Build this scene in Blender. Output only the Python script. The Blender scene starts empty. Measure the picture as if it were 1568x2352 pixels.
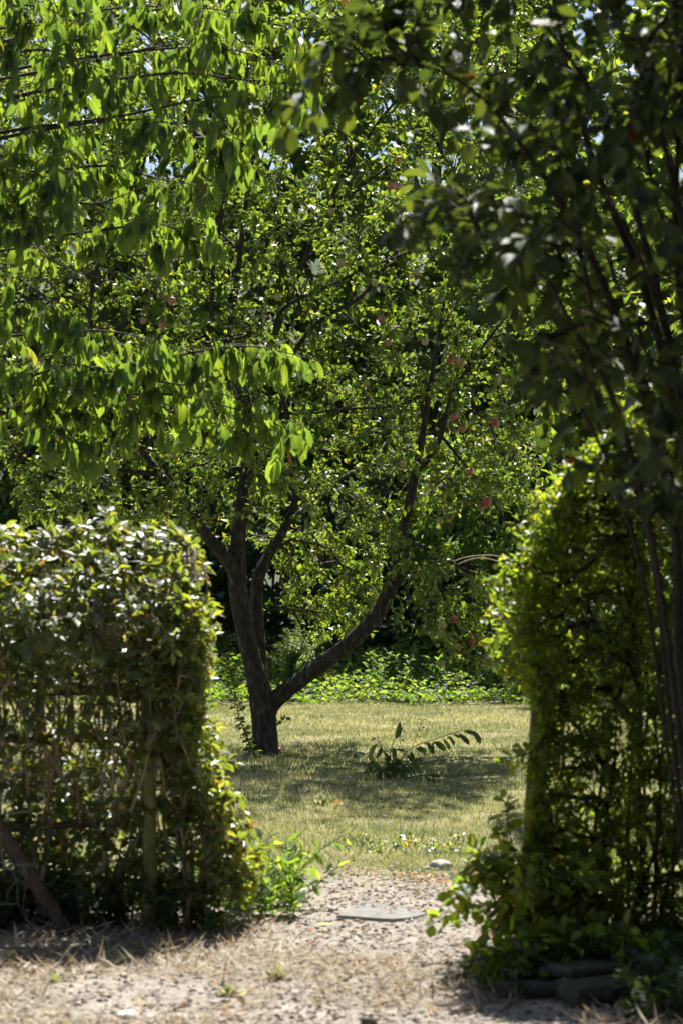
import bpy, math, random
import numpy as np
from mathutils import Matrix, Vector

scene = bpy.context.scene
# ------------------------------------------------------------------ camera
CAM_H, FOC = 1.73, 5553.0            # eye height (m); focal length in units of a 1568 x 2352 frame
PITCH = math.atan(154.0 / FOC)
cam_d = bpy.data.cameras.new('camera')
cam = bpy.data.objects.new('camera', cam_d)
scene.collection.objects.link(cam)
cam.location = (0, 0, CAM_H)
cam.rotation_euler = (math.pi / 2 + PITCH, 0, 0)
cam_d.sensor_fit = 'VERTICAL'
cam_d.sensor_height = 36.0
cam_d.sensor_width = 24.0
cam_d.lens = 85.0
cam_d.clip_end = 3000
cam_d.dof.use_dof = True
cam_d.dof.focus_distance = 23.0
cam_d.dof.aperture_fstop = 3.8
scene.camera = cam
# ------------------------------------------------------------------ sky, sun, exposure
SUN_EL, SUN_AZ = math.radians(57), math.radians(14)     # behind the scene, a little to the right
world = bpy.data.worlds.new('World')
scene.world = world
world.use_nodes = True
wn = world.node_tree
sky = wn.nodes.new('ShaderNodeTexSky')
sky.sky_type = 'NISHITA'
sky.sun_disc = False
sky.sun_elevation = SUN_EL
sky.sun_rotation = SUN_AZ
wn.links.new(sky.outputs[0], wn.nodes['Background'].inputs[0])
wn.nodes['Background'].inputs[1].default_value = 0.05
sun_d = bpy.data.lights.new('sun', 'SUN')
sun_d.energy = 5.0
sun_d.angle = math.radians(0.5)
sun_d.color = (1.0, 0.965, 0.90)
sun = bpy.data.objects.new('sun', sun_d)
scene.collection.objects.link(sun)
sdir = Vector((math.sin(SUN_AZ) * math.cos(SUN_EL), math.cos(SUN_AZ) * math.cos(SUN_EL), math.sin(SUN_EL)))
sun.rotation_euler = sdir.to_track_quat('Z', 'Y').to_euler()
sun.location = sdir * 60
vs = scene.view_settings
vs.view_transform = 'Standard'
vs.look = 'None'
vs.gamma = 1.0
vs.exposure = 1.4
cy = scene.cycles
cy.max_bounces = 4
cy.diffuse_bounces = 2
cy.glossy_bounces = 2
cy.transmission_bounces = 3
cy.sample_clamp_indirect = 4.0
cy.use_denoising = True

# ------------------------------------------------------------------ helpers
RX = np.array(Matrix.Rotation(math.pi / 2 + PITCH, 3, 'X'))
UP = np.array([0., 0., 1.])

def P(x, y, D):
    """the point at distance D that is seen at (x, y) of a 1568 x 2352 frame"""
    d = RX @ np.array([(x - 784.) / FOC, (1176. - y) / FOC, -1.])
    return np.array([0, 0, CAM_H]) + d * (D / d[1])

def G(x, y):
    """the point of the ground seen at (x, y)"""
    d = RX @ np.array([(x - 784.) / FOC, (1176. - y) / FOC, -1.])
    return np.array([0, 0, CAM_H]) + d * (-CAM_H / d[2])

def project(pts):
    q = (pts - np.array([0, 0, CAM_H])) @ RX
    z = -q[:, 2]
    return 784 + FOC * q[:, 0] / z, 1176 - FOC * q[:, 1] / z, z

def nrm(a):
    return a / np.maximum(np.linalg.norm(a, axis=-1, keepdims=True), 1e-9)

def link(o, parent=None):
    scene.collection.objects.link(o)
    if parent is not None:
        o.parent = parent
    return o

def tag(o, label=None, cat=None, group=None, kind=None):
    for k, v in (('label', label), ('category', cat), ('group', group), ('kind', kind)):
        if v:
            o[k] = v
    return o

def thing(name, loc, label, cat, group=None):
    o = bpy.data.objects.new(name, None)
    o.empty_display_size = 0.2
    o.location = tuple(loc)
    link(o)
    return tag(o, label, cat, group)

def tri_mesh(name, V, F, mat, lv=None, lc=None, smooth=True):
    me = bpy.data.meshes.new(name)
    V = np.ascontiguousarray(V, np.float32); F = np.ascontiguousarray(F, np.int32)
    me.vertices.add(len(V)); me.vertices.foreach_set('co', V.ravel())
    me.loops.add(F.size); me.loops.foreach_set('vertex_index', F.ravel())
    me.polygons.add(len(F))
    me.polygons.foreach_set('loop_start', np.arange(0, F.size, 3, dtype=np.int32))
    me.update(calc_edges=True)
    if smooth:
        me.polygons.foreach_set('use_smooth', np.ones(len(F), bool))
    if lv is not None:
        me.attributes.new('lv', 'FLOAT', 'POINT').data.foreach_set('value', np.ascontiguousarray(lv, np.float32))
    if lc is not None:
        me.attributes.new('lc', 'FLOAT_VECTOR', 'POINT').data.foreach_set('vector', np.ascontiguousarray(lc, np.float32).ravel())
    if mat is not None:
        me.materials.append(mat)
    return me

def obj(name, me, parent=None, loc=None):
    o = bpy.data.objects.new(name, me)
    if loc is not None:
        o.location = tuple(loc)
    return link(o, parent)

def catmull(pts, n):
    """resample a polyline smoothly; the points may carry extra columns (radius)"""
    p = np.asarray(pts, float)
    p = np.vstack([2 * p[0] - p[1], p, 2 * p[-1] - p[-2]])
    out = []
    for i in range(1, len(p) - 2):
        t = np.linspace(0, 1, n, endpoint=False)[:, None]
        a, b, c, d = p[i - 1], p[i], p[i + 1], p[i + 2]
        out.append(.5 * (2 * b + (c - a) * t + (2 * a - 5 * b + 4 * c - d) * t ** 2 + (3 * b - a - 3 * c + d) * t ** 3))
    return np.vstack(out + [p[-2:-1]])

def tube(pts, rad, k=6, rough=0., rng=None, cap=True):
    pts = np.asarray(pts, float); n = len(pts)
    t = np.gradient(pts, axis=0); t = nrm(t)
    ref = np.array([0.9, 0.1, 0.2]) if abs(t[0] @ np.array([0.9, 0.1, 0.2])) < .85 else np.array([0., 1., 0.])
    u = nrm(np.cross(t[0], ref)); U = [u]
    for i in range(1, n):
        u = nrm(u - (u @ t[i]) * t[i]); U.append(u)
    U = np.array(U); W = np.cross(t, U)
    a = np.linspace(0, 2 * np.pi, k, endpoint=False)
    r = np.broadcast_to(np.asarray(rad, float), (n,))[:, None] * np.ones((1, k))
    if rough and rng is not None:
        lob = sum(rng.normal(0, .5) * np.cos(a[None, :] * m + rng.uniform(0, 6.3) + np.linspace(0, rng.uniform(-2, 2), n)[:, None]) for m in (2, 3, 5))
        r = r * (1 + rough * lob + rng.normal(0, rough * .5, (n, k)))
    V = pts[:, None, :] + r[..., None] * (np.cos(a)[None, :, None] * U[:, None, :] + np.sin(a)[None, :, None] * W[:, None, :])
    V = V.reshape(-1, 3)
    i = np.arange(n - 1)[:, None] * k; j = np.arange(k)[None, :]; j2 = (j + 1) % k
    A, B, C, Dd = i + j, i + j2, i + k + j2, i + k + j
    F = np.concatenate([np.stack([A, B, C], -1).reshape(-1, 3), np.stack([A, C, Dd], -1).reshape(-1, 3)])
    if cap:
        c0, c1 = len(V), len(V) + 1
        V = np.vstack([V, pts[:1], pts[-1:]])
        jj = np.arange(k); j2 = (jj + 1) % k; e = (n - 1) * k
        F = np.concatenate([F, np.stack([np.full(k, c0), j2, jj], -1), np.stack([np.full(k, c1), e + jj, e + j2], -1)])
    return V, F

def merge(parts):
    Vs, Fs, o = [], [], 0
    for V, F in parts:
        Vs.append(V); Fs.append(F + o); o += len(V)
    return np.vstack(Vs), np.vstack(Fs)

def box(cx, cy_, cz, sx, sy, sz, rng=None, jit=0.):
    """a block with chamfered edges, around (cx, cy, cz)"""
    c = min(sx, sy, sz) * .07
    V = []
    for x, y, z in [(a, b, d) for a in (-1, 1) for b in (-1, 1) for d in (-1, 1)]:
        h = np.array([x * sx / 2, y * sy / 2, z * sz / 2])
        for ax in range(3):
            q = h.copy()
            for b in range(3):
                if b != ax:
                    q[b] -= math.copysign(c, q[b])
            V.append(q)
    V = np.array(V)
    if rng is not None and jit:
        V += rng.normal(0, jit, V.shape)
    import bmesh
    bm = bmesh.new()
    for v in V:
        bm.verts.new(v)
    bmesh.ops.convex_hull(bm, input=bm.verts)
    bmesh.ops.triangulate(bm, faces=bm.faces)
    bm.verts.index_update()
    Vo = np.array([v.co[:] for v in bm.verts]) + np.array([cx, cy_, cz])
    Fo = np.array([[v.index for v in f.verts] for f in bm.faces])
    bm.free()
    return Vo, Fo

# ------------------------------------------------------------------ materials
def new_mat(name):
    m = bpy.data.materials.new(name)
    m.use_nodes = True
    nt = m.node_tree
    nt.nodes.clear()
    return m, nt, nt.nodes.new('ShaderNodeOutputMaterial')

def ramp(nt, stops, interp='LINEAR'):
    r = nt.nodes.new('ShaderNodeValToRGB')
    r.color_ramp.interpolation = interp
    e = r.color_ramp.elements
    while len(e) < len(stops):
        e.new(0.5)
    for el, (p, c) in zip(e, stops):
        el.position = p
        el.color = (*c, 1)
    return r

def math_node(nt, op, a, b=None):
    n = nt.nodes.new('ShaderNodeMath'); n.operation = op
    for i, v in enumerate((a, b)):
        if v is None:
            continue
        if isinstance(v, (int, float)):
            n.inputs[i].default_value = v
        else:
            nt.links.new(v, n.inputs[i])
    return n.outputs[0]

def leaf_mat(name, stops, trans=.5, tint=(6.5, 4.55, 1.55), rough=.40, spec=.5, veins=0.):
    """glossy cuticle over a leaf that lets light through; colour drawn per leaf"""
    m, nt, out = new_mat(name)
    L = nt.links.new
    at = nt.nodes.new('ShaderNodeAttribute'); at.attribute_name = 'lv'
    oi = nt.nodes.new('ShaderNodeObjectInfo')
    v = math_node(nt, 'FRACT', math_node(nt, 'ADD', at.outputs['Fac'], oi.outputs['Random']))
    r = ramp(nt, stops)
    L(v, r.inputs[0])
    col = r.outputs[0]
    p = nt.nodes.new('ShaderNodeBsdfPrincipled')
    if veins:
        lc = nt.nodes.new('ShaderNodeAttribute'); lc.attribute_name = 'lc'
        sx = nt.nodes.new('ShaderNodeSeparateXYZ'); L(lc.outputs['Vector'], sx.inputs[0])
        au = math_node(nt, 'ABSOLUTE', sx.outputs[0])
        ph = math_node(nt, 'SUBTRACT', math_node(nt, 'MULTIPLY', sx.outputs[1], 62.), math_node(nt, 'MULTIPLY', au, 16.))
        w = math_node(nt, 'SINE', ph)
        bmp = nt.nodes.new('ShaderNodeBump'); bmp.inputs['Strength'].default_value = veins
        bmp.inputs['Distance'].default_value = .004
        L(w, bmp.inputs['Height']); L(bmp.outputs[0], p.inputs['Normal'])
        rib = math_node(nt, 'LESS_THAN', au, .07)
        mx = nt.nodes.new('ShaderNodeMix'); mx.data_type = 'RGBA'; mx.blend_type = 'MULTIPLY'
        mx.inputs[7].default_value = (1.5, 1.4, 1.5, 1)
        L(rib, mx.inputs[0]); L(col, mx.inputs[6]); col = mx.outputs[2]
    hs = nt.nodes.new('ShaderNodeHueSaturation'); hs.inputs['Saturation'].default_value = .8
    L(col, hs.inputs['Color']); L(hs.outputs[0], p.inputs['Base Color'])
    p.inputs['Roughness'].default_value = rough
    p.inputs['Specular IOR Level'].default_value = spec
    tm = nt.nodes.new('ShaderNodeMix'); tm.data_type = 'RGBA'; tm.blend_type = 'MULTIPLY'
    tm.inputs[0].default_value = 1.0
    tm.inputs[7].default_value = (*tint, 1)
    L(col, tm.inputs[6])
    tr = nt.nodes.new('ShaderNodeBsdfTranslucent'); L(tm.outputs[2], tr.inputs[0])
    ms = nt.nodes.new('ShaderNodeMixShader'); ms.inputs[0].default_value = trans
    L(p.outputs[0], ms.inputs[1]); L(tr.outputs[0], ms.inputs[2])
    L(ms.outputs[0], out.inputs[0])
    return m

def solid_mat(name, stops, scale=(6, 6, 6), rough=.85, bump=.4, bscale=None, detail=6., dist=.02, per_object=0., spec=.3):
    """noise-mottled solid surface: bark, wood, stone, soil"""
    m, nt, out = new_mat(name)
    L = nt.links.new
    tc = nt.nodes.new('ShaderNodeTexCoord')
    mp = nt.nodes.new('ShaderNodeMapping'); mp.inputs['Scale'].default_value = scale
    L(tc.outputs['Object'], mp.inputs[0])
    nz = nt.nodes.new('ShaderNodeTexNoise'); nz.inputs['Scale'].default_value = 1.0
    nz.inputs['Detail'].default_value = detail; nz.inputs['Roughness'].default_value = .65
    L(mp.outputs[0], nz.inputs['Vector'])
    fac = nz.outputs[0]
    if per_object:
        oi = nt.nodes.new('ShaderNodeObjectInfo')
        at = nt.nodes.new('ShaderNodeAttribute'); at.attribute_name = 'lv'
        v = math_node(nt, 'FRACT', math_node(nt, 'ADD', at.outputs['Fac'], oi.outputs['Random']))
        fac = math_node(nt, 'ADD', math_node(nt, 'MULTIPLY', fac, 1 - per_object), math_node(nt, 'MULTIPLY', v, per_object))
    r = ramp(nt, stops); L(fac, r.inputs[0])
    p = nt.nodes.new('ShaderNodeBsdfPrincipled')
    L(r.outputs[0], p.inputs['Base Color'])
    p.inputs['Roughness'].default_value = rough
    p.inputs['Specular IOR Level'].default_value = spec
    if bump:
        mp2 = nt.nodes.new('ShaderNodeMapping'); mp2.inputs['Scale'].default_value = bscale or tuple(s * 3 for s in scale)
        L(tc.outputs['Object'], mp2.inputs[0])
        n2 = nt.nodes.new('ShaderNodeTexNoise'); n2.inputs['Scale'].default_value = 1.0; n2.inputs['Detail'].default_value = 8
        L(mp2.outputs[0], n2.inputs['Vector'])
        b = nt.nodes.new('ShaderNodeBump'); b.inputs['Strength'].default_value = bump; b.inputs['Distance'].default_value = dist
        L(n2.outputs[0], b.inputs['Height']); L(b.outputs[0], p.inputs['Normal'])
    L(p.outputs[0], out.inputs[0])
    return m

M = {}
M['apple_leaf'] = leaf_mat('apple_leaf', [(0, (.020, .048, .014)), (.5, (.036, .078, .017)), (.93, (.060, .105, .018)), (1, (.075, .095, .018))], trans=.46, rough=.42, spec=.55)
M['cherry_leaf'] = leaf_mat('cherry_leaf', [(0, (.022, .054, .018)), (.35, (.035, .078, .020)), (.7, (.046, .095, .021)), (.985, (.055, .105, .020)), (.996, (.060, .062, .012)), (1, (.065, .048, .010))], trans=.50, rough=.40, spec=.55, veins=.5)
M['privet_leaf'] = leaf_mat('privet_leaf', [(0, (.030, .062, .016)), (.5, (.056, .098, .022)), (.86, (.088, .125, .028)), (.93, (.075, .085, .022)), (1, (.055, .038, .018))], trans=.45, rough=.45, spec=1.0)
M['sapling_leaf'] = leaf_mat('sapling_leaf', [(0, (.020, .050, .018)), (1, (.036, .080, .020))], trans=.4, rough=.34, spec=.5, veins=.5)
M['vine_leaf'] = leaf_mat('vine_leaf', [(0, (.030, .066, .014)), (.6, (.055, .110, .016)), (1, (.100, .140, .020))], trans=.55, rough=.45, spec=.4)
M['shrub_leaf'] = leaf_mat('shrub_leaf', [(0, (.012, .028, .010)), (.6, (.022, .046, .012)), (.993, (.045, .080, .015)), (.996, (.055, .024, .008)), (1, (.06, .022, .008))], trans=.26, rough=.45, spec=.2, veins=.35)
M['far_leaf'] = leaf_mat('far_leaf', [(0, (.026, .060, .018)), (.5, (.042, .092, .020)), (1, (.080, .120, .022))], trans=.5, rough=.42)
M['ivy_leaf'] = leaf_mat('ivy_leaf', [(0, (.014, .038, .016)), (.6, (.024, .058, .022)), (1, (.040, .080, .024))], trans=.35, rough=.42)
M['bed_leaf'] = leaf_mat('bed_leaf', [(0, (.034, .085, .020)), (.6, (.052, .11, .022)), (1, (.085, .13, .03))], trans=.5, rough=.6, spec=.25)
M['fern_leaf'] = leaf_mat('fern_leaf', [(0, (.055, .105, .040)), (1, (.090, .150, .060))], trans=.5, tint=(4.6, 3.6, 1.2), rough=.45)
M['green_shoot'] = leaf_mat('green_shoot', [(0, (.035, .085, .028)), (1, (.062, .125, .034))], trans=.5, rough=.55, spec=.3)
M['grass_blade'] = leaf_mat('grass_blade', [(0, (.070, .108, .045)), (.25, (.135, .165, .078)), (.5, (.255, .255, .145)), (.8, (.385, .36, .245)), (1, (.48, .45, .34))], trans=.4, tint=(1.7, 1.65, .85), rough=.55, spec=.3)
M['straw'] = leaf_mat('straw', [(0, (.18, .125, .07)), (.6, (.36, .28, .175)), (1, (.52, .44, .31))], trans=.3, tint=(1.1, 1.0, .8), rough=.6, spec=.2)
M['dry_leaf'] = leaf_mat('dry_leaf', [(0, (.035, .024, .017)), (.5, (.15, .095, .06)), (.85, (.34, .24, .16)), (.93, (.42, .17, .04)), (1, (.5, .36, .04))], trans=.3, tint=(1.3, 1.1, .7), rough=.6, spec=.25)
M['orange_leaf'] = leaf_mat('orange_leaf', [(0, (.34, .17, .07)), (.6, (.40, .16, .05)), (1, (.46, .17, .03))], trans=.35, tint=(1.3, 1.1, .7), rough=.5, spec=.3)
M['yellow_leaf'] = leaf_mat('yellow_leaf', [(0, (.62, .42, .04)), (1, (.66, .50, .06))], trans=.35, tint=(1.2, 1.1, .7), rough=.5, spec=.3)
M['bark'] = solid_mat('bark', [(.30, (.016, .0135, .010)), (.50, (.042, .036, .028)), (.62, (.085, .076, .062)), (.76, (.19, .177, .147))], scale=(26, 26, 9), bump=1.0, bscale=(60, 60, 22), dist=.03)
M['branch_bark'] = solid_mat('branch_bark', [(.3, (.025, .020, .015)), (.7, (.075, .062, .045))], scale=(40, 40, 40), bump=.3)
M['hedge_stem'] = solid_mat('hedge_stem', [(.3, (.16, .115, .075)), (.7, (.42, .34, .24))], scale=(40, 40, 20), bump=.4)
M['red_bark'] = solid_mat('red_bark', [(.3, (.022, .015, .010)), (.7, (.065, .042, .028))], scale=(40, 40, 20), bump=.4, rough=.8, spec=.15)
M['dark_bark'] = solid_mat('dark_bark', [(.3, (.014, .012, .010)), (.7, (.042, .036, .029))], scale=(40, 40, 20), bump=.4, rough=.8, spec=.15)
M['old_wood'] = solid_mat('old_wood', [(.3, (.045, .032, .024)), (.55, (.105, .075, .055)), (.75, (.21, .16, .12))], scale=(30, 30, 4), bump=.7, bscale=(70, 70, 5))
M['mossy_wood'] = solid_mat('mossy_wood', [(.3, (.075, .080, .030)), (.55, (.14, .15, .055)), (.75, (.24, .23, .11))], scale=(18, 18, 7), bump=.4)
M['pale_post'] = solid_mat('pale_post', [(.3, (.045, .038, .024)), (.5, (.10, .095, .05)), (.7, (.20, .185, .11))], scale=(45, 45, 5), bump=.9, bscale=(110, 110, 6))
M['wire'] = solid_mat('wire', [(.3, (.20, .19, .18)), (.7, (.36, .35, .34))], rough=.4, bump=0)
M['stone'] = solid_mat('stone', [(.3, (.28, .26, .23)), (.55, (.46, .43, .39)), (.75, (.6, .57, .53))], scale=(30, 30, 30), bump=.35, dist=.01)
M['white_stone'] = solid_mat('white_stone', [(.3, (.62, .60, .56)), (.7, (.80, .78, .75))], scale=(20, 20, 20), bump=.2, dist=.01)
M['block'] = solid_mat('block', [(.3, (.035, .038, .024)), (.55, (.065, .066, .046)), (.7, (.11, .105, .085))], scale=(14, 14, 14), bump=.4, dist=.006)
M['slab'] = solid_mat('slab', [(.3, (.11, .105, .095)), (.55, (.18, .172, .16)), (.75, (.25, .24, .225))], scale=(12, 12, 12), bump=.35, dist=.006, bscale=(90, 90, 90))
M['gravel'] = solid_mat('gravel', [(.20, (.055, .045, .036)), (.42, (.20, .165, .13)), (.62, (.36, .31, .26)), (.9, (.48, .445, .40))], scale=(25, 25, 25), bump=0, per_object=.75)

def apple_mat():
    m, nt, out = new_mat('apple_skin')
    L = nt.links.new
    tc = nt.nodes.new('ShaderNodeTexCoord')
    oi = nt.nodes.new('ShaderNodeObjectInfo')
    nz = nt.nodes.new('ShaderNodeTexNoise'); nz.inputs['Scale'].default_value = 14
    L(tc.outputs['Object'], nz.inputs['Vector'])
    at = nt.nodes.new('ShaderNodeAttribute'); at.attribute_type = 'OBJECT'; at.attribute_name = 'ripe'
    f = math_node(nt, 'ADD', math_node(nt, 'MULTIPLY', math_node(nt, 'SUBTRACT', nz.outputs[0], .5), .9), at.outputs['Fac'])
    r = ramp(nt, [(0, (.22, .27, .05)), (.35, (.34, .30, .10)), (.55, (.36, .16, .11)), (1, (.33, .05, .045))])
    L(f, r.inputs[0])
    p = nt.nodes.new('ShaderNodeBsdfPrincipled')
    L(r.outputs[0], p.inputs['Base Color'])
    p.inputs['Roughness'].default_value = .38
    p.inputs['Subsurface Weight'].default_value = .15
    p.inputs['Subsurface Radius'].default_value = (.02, .01, .005)
    L(p.outputs[0], out.inputs[0])
    return m
M['apple'] = apple_mat()

# ------------------------------------------------------------------ leaf templates
def leaf_tmpl(width=.5, n=4, fold=.25, droop=.25, belly=.42, tip=1.0, petiole=0., wave=0.):
    """a leaf of length 1 along +y, width across x, folded along the midrib"""
    v = np.linspace(0, 1, n + 1)
    prof = (v ** (belly * 1.6)) * ((1 - v) ** (1 - belly) * 1.0) ** tip
    prof = prof / prof.max() * width / 2
    z = -droop * v ** 2
    y = np.where(v > 0, v, 0)
    V, C = [], []
    for i in range(n + 1):
        V.append((0, y[i], z[i])); C.append((0, v[i], 0))
    for s in (-1, 1):
        for i in range(1, n):
            w = prof[i]
            V.append((s * w * math.cos(fold), y[i], z[i] + w * math.sin(fold) + wave * math.sin(i * 2.3 + s)))
            C.append((s, v[i], 0))
    F = []
    for k, s in enumerate((-1, 1)):
        b = n + 1 + k * (n - 1)
        q = [(0, 1, b)]
        for i in range(1, n - 1):
            q += [(i, i + 1, b + i), (i, b + i, b + i - 1)]
        q.append((n - 1, n, b + n - 2))
        F += q if s < 0 else [(a, c, d) for a, d, c in q]
    V = np.array(V, float); C = np.array(C, float); F = np.array(F)
    if petiole:
        V[:, 1] = V[:, 1] * (1 - petiole) + petiole
        k = len(V)
        V = np.vstack([V, [(-.008, 0, .02), (.008, 0, .02), (0, petiole + .03, .0)]])
        C = np.vstack([C, [(0, 0, 0)] * 3])
        F = np.vstack([F, [(k, k + 1, k + 2)]])
    return V, F, C

def lobed_tmpl():
    """an ivy or vine leaf: five lobes round a stalk"""
    a = np.radians([-90, -40, -5, 20, 50, 70, 90, 110, 130, 160, 185, 220])
    r = np.array([.12, .42, .50, .30, .52, .40, .62, .40, .52, .30, .50, .42])
    V = [(0, .4, 0)] + [(math.cos(t) * q, .4 + math.sin(t) * q, -.25 * q * q) for t, q in zip(a, r)]
    F = [(0, i + 1, (i + 1) % 12 + 1) for i in range(12)]
    V = np.array(V)
    return V, np.array(F), np.column_stack([V[:, 0] * 2, V[:, 1], V[:, 2] * 0])

T = {
    'apple': [leaf_tmpl(.62, 3, .30, .22), leaf_tmpl(.56, 3, .5, .4), leaf_tmpl(.70, 2, .15, .15), leaf_tmpl(.66, 2, .4, .3)],
    'cherry': [leaf_tmpl(.40, 5, .25, .22, .45, .9, .14), leaf_tmpl(.34, 5, .5, .12, .45, .9, .14), leaf_tmpl(.42, 5, .15, .42, .42, .85, .14, .012), leaf_tmpl(.38, 4, .35, .6, .45, .9, .16)],
    'privet': [leaf_tmpl(.46, 3, .3, .2), leaf_tmpl(.50, 2, .4, .35), leaf_tmpl(.52, 2, .15, .05), leaf_tmpl(.48, 2, .3, .2)],
    'small': [leaf_tmpl(.55, 2, .2, .1), leaf_tmpl(.5, 2, .45, .25)],
    'shrub': [leaf_tmpl(.54, 4, .18, .2, .45, .85, .1), leaf_tmpl(.5, 4, .38, .35, .45, .85, .1), leaf_tmpl(.58, 4, .1, .1, .45, .8, .1, .01)],
    'far': [leaf_tmpl(.62, 2, .25, .2), leaf_tmpl(.66, 2, .1, .3)],
    'narrow': [leaf_tmpl(.24, 3, .3, .35), leaf_tmpl(.28, 3, .2, .2)],
    'lobed': [lobed_tmpl()],
    'straw': [leaf_tmpl(.06, 2, .1, .3), leaf_tmpl(.085, 2, .1, -.15), leaf_tmpl(.05, 2, .1, .05)],
    'needle': [leaf_tmpl(.30, 2, .2, .1), leaf_tmpl(.24, 2, .2, .3)],
}

# ------------------------------------------------------------------ foliage
class Foliage:
    """leaves gathered for one plant; the ones that show largest become objects of their own later"""
    all = []
    def __init__(self, root, mat, tmpl, keep=300, name='leaf', mass='foliage'):
        self.root, self.mat, self.tmpl, self.keep, self.name, self.mass = root, M[mat], T[tmpl], keep, name, mass
        self.tname = tmpl
        self.pos, self.fr, self.sc = [], [], []
        Foliage.all.append(self)
    def add(self, pos, ydir, up, size, rng, tilt=.35):
        pos = np.asarray(pos, float); n = len(pos)
        if n == 0:
            return
        y = nrm(np.asarray(ydir, float))
        z0 = np.broadcast_to(np.asarray(up, float), (n, 3)) + rng.normal(0, tilt, (n, 3))
        z = nrm(z0 - np.sum(z0 * y, 1, keepdims=True) * y)
        x = np.cross(y, z)
        self.pos.append(pos); self.fr.append(np.stack([x, y, z], -1)); self.sc.append(np.broadcast_to(size, (n,)).astype(float))
    def close(self):
        if self.pos:
            self.pos, self.fr, self.sc = np.vstack(self.pos), np.vstack(self.fr), np.concatenate(self.sc)
        else:
            self.pos = np.zeros((0, 3)); self.fr = np.zeros((0, 3, 3)); self.sc = np.zeros(0)

def finish_foliage():
    rng = np.random.default_rng(5)
    fs = Foliage.all
    for f in fs:
        f.close()
    fid = np.concatenate([np.full(len(f.pos), i) for i, f in enumerate(fs)])
    lid = np.concatenate([np.arange(len(f.pos)) for f in fs])
    ctr = np.vstack([f.pos + f.fr[:, :, 1] * f.sc[:, None] * .5 for f in fs])
    nz = np.vstack([f.fr[:, :, 2] for f in fs])
    sc = np.concatenate([f.sc for f in fs])
    px, py, dz = project(ctr)
    view = nrm(ctr - np.array([0, 0, CAM_H]))
    area = (sc * FOC / dz) ** 2 * np.abs(np.sum(nz * view, 1))
    inside = (px > 4) & (px < 1564) & (py > 4) & (py < 2348)
    cell = (py // 11).astype(int) * 400 + (px // 11).astype(int)
    idx = np.flatnonzero(inside)
    order = idx[np.lexsort((dz[idx], cell[idx]))]
    first = np.ones(len(order), bool)
    first[1:] = cell[order][1:] != cell[order][:-1]
    front = order[first]
    for i, f in enumerate(fs):
        n = len(f.pos)
        if n == 0:
            continue
        mine = front[fid[front] == i]
        mine = mine[np.argsort(-area[mine])][:f.keep]
        sel = lid[mine]
        if n <= f.keep:
            sel = np.arange(n)
        ti = rng.integers(0, len(f.tmpl), n)
        base = np.array(f.root.location)
        if len(sel):
            metas = [tri_mesh(f.name, V, F, f.mat, None, C) for V, F, C in f.tmpl]
            for s in sel:
                o = bpy.data.objects.new(f.name, metas[ti[s]])
                m = np.eye(4); m[:3, :3] = f.fr[s] * f.sc[s]; m[:3, 3] = f.pos[s] - base
                o.matrix_basis = Matrix(m.tolist())
                link(o, f.root)
        rest = np.setdiff1d(np.arange(n), sel)
        if len(rest):
            Vs, Fs, lv, lc, off = [], [], [], [], 0
            for k, (V, F, C) in enumerate(f.tmpl):
                q = rest[ti[rest] == k]
                if not len(q):
                    continue
                jit = 1 + rng.normal(0, .12, (len(q), 1, 3))
                W = np.einsum('nij,nvj->nvi', f.fr[q], V[None] * jit) * f.sc[q][:, None, None] + (f.pos[q] - base)[:, None, :]
                Vs.append(W.reshape(-1, 3))
                Fs.append((F[None] + (np.arange(len(q)) * len(V))[:, None, None] + off).reshape(-1, 3))
                lv.append(np.repeat(rng.random(len(q)), len(V)))
                lc.append(np.tile(C, (len(q), 1)))
                off += len(q) * len(V)
            me = tri_mesh(f.mass, np.vstack(Vs), np.vstack(Fs), f.mat, np.concatenate(lv), np.vstack(lc))
            o = obj(f.mass, me, f.root)
            o['kind'] = 'stuff'

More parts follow.
